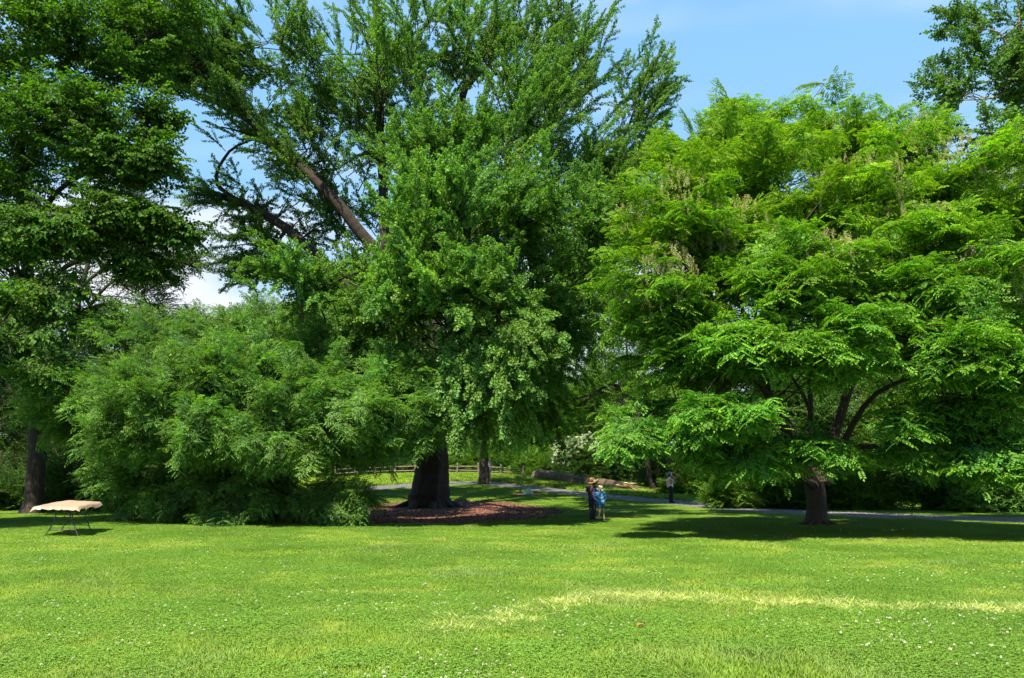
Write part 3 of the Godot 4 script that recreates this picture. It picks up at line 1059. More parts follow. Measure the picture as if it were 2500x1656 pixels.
func build_trees() -> void:
	var gb := Vector3(-4.35, 0.05, -42.0)
	var gt := [[-4.35, -0.15, -42, 1.5], [-4.35, 0.12, -42, 1.3], [-4.35, 0.5, -42, 1.1], [-4.33, 1.2, -42, 0.96], [-4.33, 2.2, -42, 0.88], [-4.3, 3.6, -42, 0.83], [-4.3, 5.0, -42, 0.8], [-4.2, 7.0, -42, 0.7], [-4.1, 9.0, -42, 0.5]]
	var g := tree("ginkgo_tree", "huge old ginkgo with massive dark fluted trunk rising from the mulch ring", "tree", gb, gt, [[[-4.40,2.81,-42.00,0.523],[-5.55,7.43,-42.00,0.418],[-8.93,11.42,-41.50,0.348],[-11.18,14.11,-42.00,0.292],[-14.38,16.60,-43.00,0.237],[-18.18,18.34,-44.00,0.153],[-19.90,18.60,-44.00,0.070]],[[-14.38,16.60,-43.00,0.139],[-17.08,18.34,-43.00,0.111],[-16.50,20.35,-43.00,0.083],[-14.93,20.89,-42.50,0.056]],[[-4.62,5.21,-42.00,0.523],[-6.41,11.98,-41.00,0.348],[-7.95,14.35,-40.50,0.320],[-10.14,16.94,-40.00,0.279],[-11.76,18.58,-40.00,0.237],[-13.63,20.23,-40.00,0.209],[-15.51,21.62,-40.00,0.181],[-17.36,22.34,-40.00,0.139],[-19.47,23.37,-40.00,0.098],[-21.33,23.98,-40.00,0.048]],[[-15.60,21.62,-40.00,0.111],[-15.79,23.61,-40.00,0.105],[-15.82,25.09,-40.00,0.091],[-16.72,28.10,-40.00,0.070],[-17.47,30.66,-40.00,0.042]],[[-15.91,24.35,-40.00,0.063],[-17.38,26.39,-40.50,0.048],[-18.41,27.91,-40.50,0.028]],[[-11.76,18.58,-40.00,0.098],[-14.47,20.22,-40.50,0.070],[-16.28,20.94,-41.00,0.035]],[[-4.40,5.21,-42.00,0.488],[-6.83,13.40,-42.00,0.292],[-7.40,19.18,-42.00,0.237],[-7.68,22.92,-42.00,0.196],[-7.96,26.78,-42.00,0.153],[-8.32,32.11,-42.00,0.083]],[[-7.73,24.71,-42.00,0.105],[-8.64,27.04,-42.00,0.083],[-9.42,28.62,-42.00,0.048]],[[-7.07,13.87,-42.00,0.139],[-6.20,17.41,-42.50,0.111],[-5.71,18.84,-43.00,0.070]],[[-4.29,5.21,-42.00,0.488],[-4.30,12.00,-42.00,0.335],[-3.83,18.68,-42.00,0.265],[-2.84,23.43,-42.00,0.209],[-1.44,26.78,-42.00,0.139],[-0.85,31.03,-42.00,0.083]],[[-2.61,23.81,-42.00,0.126],[-1.65,24.69,-41.50,0.098],[-1.16,24.91,-41.00,0.056]],[[-4.09,6.32,-42.00,0.418],[-2.26,11.53,-42.00,0.292],[0.69,14.82,-42.00,0.223],[2.75,15.25,-42.00,0.153],[3.62,14.94,-42.00,0.083]],[[2.75,15.25,-42.00,0.098],[2.68,17.22,-42.00,0.083],[3.49,19.18,-42.00,0.070],[4.69,21.16,-42.00,0.042]],[[3.09,15.15,-42.00,0.083],[2.84,16.43,-42.50,0.056],[3.04,17.65,-42.50,0.035]],[[-4.22,7.43,-42.00,0.279],[-3.04,8.51,-38.00,0.209],[-2.37,9.28,-34.00,0.139],[-2.78,11.32,-32.00,0.083],[-2.90,13.14,-31.00,0.042]],[[-4.22,7.43,-42.00,0.209],[-4.67,8.93,-38.00,0.153],[-6.41,10.03,-34.00,0.098],[-8.22,10.15,-31.00,0.042]],[[-4.11,7.43,-42.00,0.209],[-2.36,7.54,-37.00,0.139],[-1.15,5.92,-31.00,0.070],[-0.30,3.50,-29.00,0.021]],[[-3.95,18.68,-42.00,0.209],[0.00,20.71,-40.00,0.139],[3.41,24.35,-40.00,0.098],[5.29,27.59,-40.00,0.042]],[[0.69,14.82,-42.00,0.174],[3.85,17.56,-41.00,0.126],[6.41,20.70,-41.00,0.070],[7.71,25.67,-41.00,0.021]]], [[-2.3,10.6,-27.5,2.5,2.5,3.0,90,0.50,1.10],[-3.1,8.3,-26.5,1.7,1.5,2.5,70,0.10,1.10],[-0.9,7.9,-26.5,1.7,2.1,2.5,70,0.00,1.05],[-1.5,5.2,-26.0,0.7,1.8,1.6,60,-0.90,1.15],[-0.6,4.8,-26.0,1.1,1.6,1.8,70,-0.90,1.15],[0.4,6.0,-26.5,1.0,1.7,2.0,50,-0.70,1.00],[-7.4,9.0,-27.5,2.0,0.9,1.5,36,0.10,1.10],[-5.7,8.6,-29.5,1.2,1.7,2.0,36,0.10,1.00],[1.1,8.5,-30.5,1.9,2.4,3.0,80,0.00,1.00],[3.6,11.0,-37.0,1.7,2.3,3.0,46,-0.10,0.95],[5.1,17.9,-40.0,2.9,2.5,4.0,90,0.14,1.00],[7.5,23.2,-41.0,1.5,3.0,1.8,44,0.41,0.95],[6.6,18.8,-41.0,1.7,1.9,2.0,36,0.20,1.00],[1.2,19.3,-37.0,2.9,3.9,4.0,120,0.23,1.00],[3.3,24.5,-39.0,2.2,3.3,3.0,70,0.27,1.00],[-0.7,25.2,-39.0,3.1,3.1,4.0,80,0.27,1.05],[-5.2,23.9,-38.0,3.4,3.2,4.0,90,0.23,1.05],[-2.9,14.9,-30.5,2.9,2.4,3.5,120,0.18,1.00],[-7.2,21.2,-40.0,2.3,2.9,3.0,50,0.14,0.95],[-13.9,25.8,-40.0,4.0,2.5,4.0,80,0.14,1.00],[-17.6,25.8,-40.0,2.5,2.1,3.0,80,0.20,1.00],[5.9,14.2,-40.0,1.9,2.3,3.0,60,0.00,1.00],[-20.4,26.7,-41.0,1.7,1.7,2.5,30,0.10,0.95],[-10.2,23.9,-40.0,2.7,2.9,4.0,60,0.18,1.00],[-11.2,19.7,-41.0,3.2,2.6,3.5,70,0.20,0.95],[-14.6,21.4,-40.0,2.3,1.5,3.0,36,0.10,0.90],[-18.3,23.4,-40.0,1.7,1.2,2.0,34,0.00,0.90],[-14.9,15.2,-45.0,2.6,2.1,3.0,46,-0.30,0.90],[-16.5,18.0,-44.0,2.1,1.6,2.5,30,-0.10,0.90],[-15.7,13.2,-44.0,1.4,1.2,2.0,14,-0.40,0.90],[-10.6,17.3,-45.0,3.3,2.6,3.0,46,0.00,0.90],[-6.5,17.2,-48.0,5.0,4.0,3.0,34,0.10,0.90],[2.5,16.6,-46.0,2.9,1.9,3.0,26,-0.10,0.90],[1.3,5.0,-31.5,1.3,1.8,2.5,22,-0.70,0.95],[3.0,8.3,-37.0,1.7,1.9,2.5,24,-0.40,0.90],[1.1,12.0,-28.0,1.8,1.8,3.0,60,0.10,1.00],[3.2,11.7,-31.0,1.3,2.0,3.0,40,0.00,1.00],[-7.2,10.5,-36.0,2.1,1.7,3.0,60,0.00,1.00],[-6.1,8.2,-36.0,2.3,2.6,4.0,140,-0.10,1.00],[-6.2,33.8,-42.0,8.4,3.1,8.0,130,0.27,1.00],[-7.6,27.4,-54.0,9.9,8.5,3.0,36,0.20,0.90],[-5.3,11.2,-50.0,6.6,3.9,4.0,50,-0.30,0.90]], "ginkgo", M.bark_dark, {"hub": Vector3(-4.3, 7.0, -40.0), "flute": 0.12, "sides": 64, "step": 0.12, "ridge": 0.03, "amount": 1.12, "loose": 0.5, "spread": 0.22, "gap": -0.02, "freq": Vector3(1.5, 1.3, 1.5), "every": 8, "out": 0.9})
	root_flare(g, gb, 1.05, 0.75, 9, M.bark_dark)

	var yb := Vector3(10.6, 0, -27.65)
	var yt := [[10.6, -0.15, -27.65, 0.62], [10.6, 0.08, -27.65, 0.46], [10.6, 0.3, -27.65, 0.37], [10.58, 0.7, -27.65, 0.325], [10.58, 1.1, -27.65, 0.33], [10.6, 1.5, -27.65, 0.36]]
	var ylobes := [[9.9,15.9,-30.0,1.7,1.3,2.2,44,0.15,1.10],[7.4,13.7,-29.0,1.8,1.7,2.4,55,0.10,1.05],[9.5,12.4,-26.5,1.7,1.4,2.4,48,0.10,1.10],[13.4,15.0,-30.0,1.6,1.3,2.0,37,0.15,1.10],[15.3,14.6,-29.0,1.5,1.3,2.0,39,0.15,1.10],[11.7,11.2,-25.5,1.9,1.4,2.4,55,0.10,1.10],[15.2,11.6,-25.5,1.9,1.6,2.4,61,0.10,1.15],[17.2,10.5,-25.5,1.3,2.0,2.4,44,0.10,1.10],[4.8,9.8,-23.5,1.5,1.5,2.4,50,0.05,1.00],[6.8,9.3,-24.5,1.8,1.4,2.2,55,0.05,1.00],[11.9,8.4,-22.5,1.8,1.3,2.2,61,0.05,1.10],[8.8,7.8,-22.0,1.5,0.9,1.8,44,0.00,1.05],[13.6,7.1,-22.0,1.6,1.4,2.0,61,0.00,1.10],[4.2,7.2,-22.5,1.3,1.4,2.2,50,0.00,0.95],[5.6,6.8,-23.0,1.6,1.1,2.0,48,0.00,1.00],[7.5,7.0,-21.5,1.2,0.9,1.6,39,0.00,1.00],[4.9,5.1,-23.0,1.6,0.7,1.8,40,-0.05,0.95],[6.6,5.4,-20.7,1.3,0.7,1.4,44,-0.05,1.05],[8.8,5.2,-20.3,1.5,0.9,1.6,50,-0.05,1.05],[11.0,5.1,-20.3,1.4,0.9,1.6,50,0.00,1.05],[12.9,4.6,-20.5,1.2,0.8,1.6,40,-0.05,1.05],[3.9,3.7,-22.0,0.9,0.4,1.3,22,-0.10,1.00],[5.5,3.3,-20.3,1.1,0.5,1.2,34,-0.10,1.05],[3.3,2.8,-21.5,0.6,0.2,1.1,22,-0.25,1.00],[5.1,2.8,-20.7,1.0,0.3,1.2,30,-0.20,1.00],[6.3,2.4,-21.0,0.8,0.3,0.9,16,-0.20,1.00],[8.3,2.6,-21.3,0.8,0.3,0.9,16,-0.10,1.00],[11.6,3.3,-20.5,1.3,0.5,1.3,34,-0.10,1.00],[12.8,2.5,-20.5,1.0,0.5,1.2,26,-0.15,1.00],[11.1,2.5,-21.5,1.0,0.3,1.0,14,-0.10,0.95],[11.6,7.0,-24.0,2.3,1.5,2.0,66,0.00,1.00],[10.3,10.4,-27.0,2.1,1.7,2.4,55,0.00,1.05],[11.8,6.8,-22.0,1.7,1.4,2.0,55,0.00,1.05],[19.6,7.9,-25.5,2.1,5.1,3.5,121,0.00,1.00],[13.6,13.5,-33.0,6.6,5.1,2.0,66,0.05,0.90],[8.8,7.1,-33.0,4.3,4.2,2.0,36,0.00,0.90],[18.4,7.1,-33.0,4.3,3.5,2.0,36,0.00,0.90]]
	var y := tree("spreading_tree", "low-forking spreading tree with layered bright leaves, its short trunk beside the path", "tree", yb, yt, [[[10.59,1.22,-27.60,0.187],[9.94,2.83,-27.30,0.158],[9.20,3.94,-27.00,0.137],[8.95,4.51,-27.00,0.108],[8.44,6.01,-27.40,0.086],[8.29,9.43,-27.80,0.050],[8.51,13.04,-28.50,0.022]],[[10.46,1.43,-27.60,0.144],[9.57,3.10,-27.00,0.122],[8.64,4.45,-26.50,0.094],[7.44,5.51,-26.00,0.065],[5.41,6.63,-26.00,0.029]],[[10.89,1.36,-27.80,0.202],[11.54,3.29,-28.00,0.180],[12.08,4.61,-28.00,0.158],[12.57,6.25,-28.00,0.122],[12.96,8.62,-28.30,0.079],[13.51,11.92,-28.60,0.036]],[[12.08,4.61,-28.00,0.122],[13.02,5.86,-28.40,0.094],[14.27,7.91,-28.60,0.072],[15.54,9.60,-28.40,0.050],[17.34,11.39,-28.00,0.022]],[[10.92,1.43,-27.50,0.144],[11.70,3.38,-27.00,0.101],[12.41,4.45,-26.50,0.079],[13.45,4.95,-26.00,0.058],[14.76,5.54,-25.30,0.029]],[[11.13,1.85,-27.60,0.115],[11.93,2.68,-27.00,0.086],[13.09,2.44,-26.00,0.058],[14.21,2.99,-25.00,0.036],[15.35,3.22,-24.50,0.014]],[[10.38,1.29,-27.40,0.115],[8.93,2.25,-26.50,0.079],[7.11,2.74,-25.30,0.050],[4.97,2.58,-24.50,0.022]],[[10.74,1.29,-27.80,0.144],[10.97,3.34,-28.80,0.108],[11.31,5.71,-29.50,0.086],[10.99,9.04,-30.00,0.058],[10.13,13.82,-30.00,0.022]],[[10.89,1.29,-27.80,0.122],[10.81,3.19,-28.80,0.086],[10.94,4.75,-29.30,0.065],[7.20,10.54,-29.40,0.029],[6.38,12.40,-29.00,0.014]],[[12.65,6.25,-28.00,0.072],[13.14,7.11,-27.00,0.058],[14.27,9.66,-26.50,0.036],[15.30,11.66,-27.00,0.014]],[[8.88,4.49,-26.80,0.072],[8.01,6.44,-25.00,0.043],[7.81,7.81,-25.00,0.022]]], ylobes, "yellowwood", M.bark_brown, {"hub": Vector3(10.6, 3.0, -28.2), "sides": 30, "step": 0.1, "ridge": 0.05, "flute": 0.05, "gap": -0.1, "freq": Vector3(0.8, 1.7, 0.8), "every": 6, "twig": 0.035, "height_warm": 0.5, "loose": 0.72, "amount": 1.65, "spread": 0.4, "flat": 0.65})
	root_flare(y, yb, 0.42, 1.0, 8, M.bark_brown)
	blossoms(y, "cream hanging flower clusters", ylobes.slice(3, 14), 2600, Color(0.55, 0.49, 0.36), 0.25, 0.04, yb, 0.9)

	var lt := [[-24.0, -0.2, -36, 0.7], [-23.9, 0.3, -36, 0.5], [-23.5, 2.0, -36, 0.44], [-22.5, 4.0, -36, 0.4]]
	var ll: Array = [[[-21.61,2.46,-36.00,0.357],[-21.93,4.70,-36.00,0.340],[-22.49,8.54,-36.00,0.306],[-23.17,12.47,-35.80,0.255],[-23.62,16.46,-35.50,0.204],[-23.54,20.44,-35.00,0.153],[-23.61,24.79,-35.00,0.085]],[[-22.67,9.33,-36.00,0.153],[-20.62,10.96,-34.65,0.119],[-17.83,11.21,-32.85,0.076],[-14.93,11.53,-31.50,0.025]],[[-23.17,12.47,-35.80,0.170],[-21.07,14.33,-34.20,0.119],[-18.47,14.79,-32.40,0.076],[-15.43,14.70,-31.27,0.025]],[[-23.47,16.05,-35.50,0.153],[-21.01,18.13,-33.75,0.111],[-18.35,19.44,-32.40,0.068],[-15.35,21.28,-31.50,0.025]],[[-23.10,11.52,-36.00,0.136],[-22.01,9.96,-33.75,0.093],[-20.12,8.72,-31.50,0.060],[-18.82,6.85,-29.70,0.025]],[[-23.17,15.23,-35.00,0.136],[-22.88,17.12,-33.30,0.085],[-23.33,18.56,-31.50,0.043]]]
	var lb := Vector3(ll[0][0][0], 0.0, ll[0][0][2])
	lt = [[lb.x, -0.2, lb.z, 0.62], [lb.x, 0.15, lb.z, 0.48], [lb.x, 0.6, lb.z, 0.4], [ll[0][0][0], ll[0][0][1] + 0.3, ll[0][0][2], ll[0][0][3] + 0.012]]
	tree("large_leaf_tree", "tall tree with large drooping leaves overhanging the left edge", "tree", lb, lt, ll, [[-21.6,13.0,-20.0,2.6,1.6,3.0,80,0.00,1.00],[-22.2,11.9,-23.0,1.8,1.6,2.5,50,0.00,1.00],[-21.0,7.8,-32.0,1.0,1.5,2.0,30,-0.20,1.00],[-20.0,20.6,-31.0,3.1,1.8,2.4,55,0.20,1.00],[-17.0,20.6,-32.0,1.7,2.0,2.4,50,0.20,1.00],[-15.1,22.2,-32.0,1.0,0.7,1.5,15,0.20,1.00],[-18.9,16.7,-30.0,2.7,1.4,2.4,50,0.20,1.00],[-16.0,16.6,-31.0,1.5,1.1,2.0,32,0.20,1.00],[-14.9,14.6,-31.0,1.1,0.8,1.6,22,-0.10,1.00],[-16.9,14.6,-30.5,1.8,1.0,1.8,32,-0.10,1.00],[-18.4,11.2,-29.5,2.3,1.2,2.0,50,-0.15,1.00],[-16.1,12.3,-30.5,1.8,0.9,1.6,35,-0.15,1.00],[-14.1,11.7,-31.0,1.1,0.7,1.2,20,-0.20,1.00],[-15.4,10.5,-31.5,1.3,0.7,1.2,20,-0.25,1.00],[-17.8,8.5,-29.0,1.7,0.8,1.5,30,-0.30,1.00],[-16.9,7.9,-30.0,0.9,0.6,1.2,12,-0.30,1.00],[-17.6,6.5,-27.5,1.0,0.7,1.1,17,-0.40,1.00],[-16.6,5.4,-27.0,0.4,0.4,0.8,5,-0.50,1.00],[-20.9,13.7,-31.0,1.0,2.1,2.0,20,-0.10,1.00],[-24.3,16.4,-31.0,2.1,5.7,3.0,100,-0.10,1.00],[-21.2,26.6,-33.0,6.1,2.4,5.0,112,0.10,1.00],[-23.2,18.8,-36.0,3.8,4.7,3.0,75,0.00,1.00],[-23.1,10.5,-36.0,2.1,3.4,3.0,50,-0.10,1.00]], "linden", M.bark_dark, {"hub": Vector3(-22, 9, -35), "gap": -0.2, "freq": Vector3(0.9, 1.4, 0.9), "every": 6, "twig": 0.03, "amount": 2.2, "spread": 0.35, "flat": 0.7})

	var bl: Array = [[[-27.77,1.00,-50.00,0.300],[-28.30,5.89,-50.00,0.260],[-28.56,11.23,-50.00,0.200],[-28.24,16.35,-50.50,0.140],[-27.52,20.85,-51.00,0.060]],[[-28.56,11.23,-50.00,0.140],[-26.67,13.97,-50.00,0.100],[-24.11,15.64,-50.00,0.040]],[[-28.29,13.97,-50.00,0.120],[-25.84,16.76,-50.00,0.070],[-25.53,20.56,-51.00,0.030]],[[-28.40,8.53,-50.00,0.100],[-31.04,11.42,-51.00,0.070],[-32.50,14.46,-52.00,0.030]]]
	tree("dark_tree", "dark fine-leaved tree behind the big bush, seen against the sky", "tree", on(bl[0][0][0], bl[0][0][2]), [[bl[0][0][0], -0.2, bl[0][0][2], 0.45], [bl[0][0][0], bl[0][0][1] + 0.3, bl[0][0][2], 0.31]], bl, [[-24.6,15.1,-50.0,2.9,1.6,2.5,44,-0.20,1.00],[-26.5,17.9,-50.0,2.9,2.4,3.0,44,0.00,1.00],[-25.8,20.9,-51.0,2.1,2.4,3.0,30,0.00,1.00],[-30.3,17.4,-52.0,3.3,3.3,4.0,40,0.00,1.00],[-21.5,15.4,-49.0,1.5,1.0,1.5,16,-0.30,1.00],[-27.2,11.4,-51.0,3.5,2.4,3.0,36,-0.10,1.00],[-23.1,12.9,-50.0,1.8,1.6,2.0,16,-0.10,1.00],[-29.1,8.5,-50.0,3.9,2.4,3.0,36,-0.10,1.00],[-31.9,7.2,-50.0,2.4,2.4,3.0,60,-0.10,1.00],[-32.0,8.8,-48.0,2.0,3.3,3.0,80,-0.10,1.00],[-30.2,5.1,-47.0,1.7,1.5,2.5,40,-0.10,1.00],[-33.9,11.6,-52.0,2.2,2.5,3.0,40,-0.10,1.00]], "dark_leaf", M.bark_dark, {"hub": Vector3(-28, 9, -51), "gap": -0.2, "amount": 2.2})

	var pl: Array = [[[32.94,1.05,-46.00,0.500],[33.58,7.98,-46.00,0.450],[33.78,15.55,-46.00,0.400],[33.37,20.68,-45.60,0.320],[32.82,25.81,-45.00,0.220],[31.70,27.23,-44.60,0.130],[31.56,29.33,-44.40,0.120],[31.89,32.70,-44.40,0.070]],[[31.67,26.96,-44.60,0.100],[30.76,27.33,-44.30,0.090],[29.95,28.53,-44.00,0.050],[28.97,28.80,-44.00,0.020]],[[33.37,20.68,-45.60,0.140],[31.70,24.93,-45.00,0.080],[29.19,24.36,-44.30,0.060],[27.74,24.07,-44.00,0.020]],[[33.78,17.65,-46.00,0.160],[31.62,19.90,-45.00,0.100],[28.65,21.05,-44.00,0.040]]]
	tree("plane_tree", "tall tree with pale mottled limbs at the top right corner", "tree", on(pl[0][0][0], pl[0][0][2]), [[pl[0][0][0], -0.2, pl[0][0][2], 0.6], [pl[0][0][0], pl[0][0][1] + 0.3, pl[0][0][2], 0.51]], pl, [[28.8,26.9,-44.0,2.5,2.1,3.0,79,0.00,1.00],[26.4,25.5,-44.0,1.4,1.8,2.0,39,-0.10,1.00],[30.8,29.1,-44.0,1.8,2.3,3.0,57,0.10,1.00],[27.9,29.7,-45.0,1.4,1.4,2.0,30,0.10,1.00],[28.7,21.8,-44.0,2.5,1.6,3.0,61,-0.20,1.00],[30.6,19.9,-45.0,2.8,2.6,3.0,79,-0.20,1.00],[30.5,24.5,-44.0,1.8,1.4,2.5,48,0.00,1.00],[34.2,24.4,-45.0,2.6,7.1,5.0,154,0.00,1.00],[31.4,16.6,-46.0,3.6,2.9,3.0,66,-0.10,0.95]], "broad_leaf", M.bark_pale, {"hub": Vector3(34, 18, -46), "gap": 0.0, "freq": Vector3(1.4, 1.4, 1.4), "amount": 0.6, "spread": 0.4, "loose": 0.5})

	var sl: Array = [[[-2.18,2.11,-63.00,0.360],[-2.27,5.35,-63.00,0.330],[-2.33,10.32,-63.00,0.280],[-2.70,15.43,-63.00,0.180],[-3.08,20.69,-63.00,0.060]],[[-2.32,8.32,-63.00,0.140],[-0.33,10.85,-62.00,0.100],[1.64,12.76,-61.50,0.050]],[[-2.31,6.99,-63.00,0.120],[-0.65,7.51,-61.50,0.080],[1.26,6.74,-60.00,0.040]]]
	tree("slender_tree", "tree with a straight slim trunk at the bend of the path behind the ginkgo", "tree", on(sl[0][0][0], sl[0][0][2]), [[sl[0][0][0], 0.7, sl[0][0][2], 0.62], [sl[0][0][0], 1.25, sl[0][0][2], 0.44], [sl[0][0][0], sl[0][0][1] + 0.3, sl[0][0][2], 0.37]], sl, [[-2.3,10.1,-61.0,4.8,3.8,3.0,60,-0.30,1.25],[1.3,6.7,-60.0,2.8,2.8,2.5,45,-0.50,1.31],[-0.3,4.2,-58.0,1.8,1.5,2.0,24,-0.60,1.38],[-4.1,5.5,-60.0,1.9,1.9,2.0,18,-0.40,1.25],[1.0,12.8,-62.0,4.9,3.9,3.0,54,0.00,1.25],[-3.4,17.2,-63.0,5.0,5.0,3.0,45,0.20,1.25]], "fresh_leaf", M.bark_brown, {"hub": Vector3(-2.2, 8, -63), "gap": -0.25})

	var ul: Array = [[[10.86,0.84,-62.00,0.200],[10.04,5.61,-62.00,0.170],[8.17,8.87,-62.00,0.130],[4.95,6.99,-63.00,0.080],[2.68,6.07,-64.00,0.040]],[[10.04,5.61,-62.00,0.130],[9.20,10.85,-62.00,0.100],[9.65,15.56,-62.00,0.040]],[[8.49,8.54,-62.00,0.100],[5.54,7.88,-62.00,0.070],[3.57,6.91,-62.00,0.030]],[[9.18,10.18,-62.00,0.080],[6.59,11.85,-62.00,0.050],[5.63,13.52,-62.00,0.020]]]
	tree("leaning_tree", "light green tree with leaning thin limbs behind the fallen log", "tree", on(ul[0][0][0], ul[0][0][2]), [[ul[0][0][0] + 0.3, 0.1, ul[0][0][2], 0.34], [ul[0][0][0], ul[0][0][1] + 0.3, ul[0][0][2], 0.21]], ul, [[7.4,12.7,-63.0,3.6,3.0,3.0,50,0.10,1.20],[7.2,10.8,-62.0,4.2,3.6,3.0,66,0.10,1.25],[4.0,8.3,-63.0,3.0,2.3,2.5,45,0.00,1.38],[10.3,13.5,-62.0,3.6,3.9,3.0,51,0.10,1.19],[5.7,6.7,-64.0,3.7,1.7,2.5,36,0.00,1.38],[2.8,5.2,-66.0,2.8,1.7,2.0,30,0.00,1.38],[9.9,8.1,-61.0,3.2,2.6,2.5,39,0.00,1.12],[7.9,16.0,-64.0,4.0,3.0,3.0,39,0.20,1.19]], "fresh_leaf", M.bark_dark, {"hub": Vector3(10, 6, -63), "gap": -0.25})

	var tl: Array = [[[14.62,1.77,-57.50,0.300],[14.78,4.13,-57.50,0.270],[14.99,8.04,-57.50,0.220],[15.07,13.29,-57.50,0.080]],[[14.95,7.13,-57.50,0.140],[17.19,9.50,-57.00,0.080],[19.86,11.11,-57.50,0.030]],[[14.90,6.22,-57.50,0.120],[12.78,7.63,-56.50,0.070],[11.19,7.58,-56.00,0.030]]]
	tree("path_tree", "tree with grey-brown trunk beyond the path beside the pale stone", "tree", on(tl[0][0][0], tl[0][0][2]), [[tl[0][0][0], 0.0, tl[0][0][2], 0.45], [tl[0][0][0], 0.6, tl[0][0][2], 0.33], [tl[0][0][0], tl[0][0][1] + 0.3, tl[0][0][2], 0.31]], tl, [[14.5,9.4,-56.0,4.4,3.5,3.0,40,0.00,0.95],[11.2,6.0,-55.0,2.6,1.7,2.5,20,-0.10,1.00],[17.0,6.4,-56.0,3.2,2.1,2.5,26,0.00,0.95],[14.6,14.0,-58.0,4.6,3.3,3.0,30,0.10,0.95],[20.0,10.9,-58.0,4.0,3.3,3.0,30,0.10,0.95]], "small_leaf", M.bark_grey, {"hub": Vector3(14.5, 8, -57), "gap": -0.25})

	# the big rounded bush
	var bb := Vector3(-9.6, 0, -30.0)
	var b := thing("large_bush", "huge rounded many-stemmed bush with feathery leaves between table and ginkgo", "bush", bb)
	var s := Soup.new()
	for i in 26:
		var a := TAU * i / 26 + rng.randfn() * 0.2
		var out := rng.randf_range(0.6, 1.0)
		var e := Vector3(cos(a) * 5.4 * out, rng.randf_range(2.4, 6.0), sin(a) * 3.0 * out)
		var p := PackedVector3Array()
		var r := PackedFloat32Array()
		for q in 8:
			var t := q / 7.0
			p.append(Vector3(e.x * t + rng.randfn() * 0.08, e.y * (1.0 - pow(1.0 - t, 1.8)) - 0.1, e.z * t + rng.randfn() * 0.08))
			r.append(lerpf(0.075, 0.012, t))
		s.rod(p, r, 7, Color.WHITE)
	var st := part("stems", s.mesh(M.bark_brown), b)
	st.set_meta("kind", "stuff")
	crown(b, [[-14.4,6.9,-30.0,2.0,1.3,2.2,44,0.30,1.00],[-12.5,7.6,-32.0,2.2,1.0,2.0,36,0.30,1.00],[-9.6,7.8,-32.0,2.2,1.2,2.0,44,0.30,1.00],[-6.9,6.8,-31.0,1.8,1.3,2.0,44,0.20,1.00],[-3.9,5.1,-27.0,1.1,1.1,1.6,34,0.20,1.00],[-16.0,5.2,-29.5,1.9,1.2,2.0,40,0.10,1.00],[-12.4,4.5,-27.0,2.0,1.3,1.8,56,0.15,1.00],[-9.6,5.4,-27.5,2.0,1.2,2.0,56,0.20,1.00],[-7.0,4.5,-27.0,1.8,1.3,2.0,56,0.15,1.00],[-4.4,3.7,-26.3,1.4,1.1,1.8,46,0.00,1.00],[-17.3,4.2,-30.0,1.1,0.9,1.6,20,0.00,1.00],[-13.3,3.3,-27.8,1.6,0.9,1.6,30,-0.10,1.00],[-10.1,3.3,-26.4,1.7,1.0,1.5,36,-0.05,1.00],[-7.6,3.1,-26.4,1.7,1.0,1.5,36,-0.05,1.00],[-5.4,2.9,-28.0,1.3,0.9,1.5,24,-0.20,1.00],[-3.3,3.5,-26.3,0.7,0.7,1.2,20,-0.20,1.00],[-3.2,4.4,-26.3,0.6,0.8,1.3,20,0.00,1.00],[-14.3,1.7,-30.0,1.3,1.4,1.8,24,0.00,1.00],[-11.7,1.3,-29.2,1.7,1.2,1.6,40,0.10,1.00],[-9.0,1.0,-28.6,1.9,1.0,1.4,44,0.10,1.00],[-6.7,0.7,-28.4,1.2,0.9,1.3,30,0.10,1.00],[-5.5,0.8,-27.2,0.6,0.6,1.0,12,0.10,1.00],[-9.6,0.3,-27.3,1.0,0.4,0.8,14,0.10,1.00],[-13.4,5.4,-34.0,5.3,3.6,2.0,70,0.10,1.00]], "pea_bush", bb + Vector3(0, 1.5, -1.0), {"called": "foliage", "gap": -0.28, "freq": Vector3(1.8, 2.2, 1.8), "out": 0.7, "amount": 4.2, "spread": 0.35})
	for ch in b.get_children():
		if ch is MultiMeshInstance3D: ch.position -= bb

	# undergrowth and hedges
	shrub("rounded_shrub", "bright green rounded shrub beyond the path, left of the short-trunked tree", Vector3(12.4, 0, -42.3), 4.6, 2.3, 2.2, "fresh_leaf", 270, 0.95)
	shrub("low_shrub", "low dark shrub behind the short trunk of the spreading tree", Vector3(15.6, 0, -41.2), 3.2, 2.0, 2.0, "small_leaf", 180, 0.8)
	shrub("hedge_shrub", "dense shrub just right of the short trunk, touching the path edge", Vector3(17.7, 0, -40.2), 3.2, 2.3, 2.0, "fresh_leaf", 240, 0.75)
	shrub("tangled_shrub", "tall tangled shrub with thin leaning stems beyond the path at right", Vector3(20.6, 0, -40.0), 4.2, 4.0, 2.2, "small_leaf", 330, 1.4)
	shrub("leafy_shrub", "leafy grey-green shrub at right, ending beside the mulch bed", Vector3(22.6, 0, -37.6), 3.8, 3.0, 1.9, "small_leaf", 330, 1.6)
	shrub("weedy_shrub", "tall weeds behind the person raising a camera", Vector3(12.0, rise(12.0, -56), -56.0), 2.6, 1.5, 1.2, "fresh_leaf", 150, 0.8)
	shrub("verge_shrub", "weedy shrub beside the pale stone and grey trunk", Vector3(13.0, rise(13.0, -56), -56.5), 3.0, 2.3, 1.5, "small_leaf", 150, 1.1)
	shrub("dark_shrub", "dark shrub behind the broken end of the fallen log", Vector3(13.0, rise(13, -67), -67.0), 6.0, 4.5, 3.0, "dark_leaf", 240, 1.0)
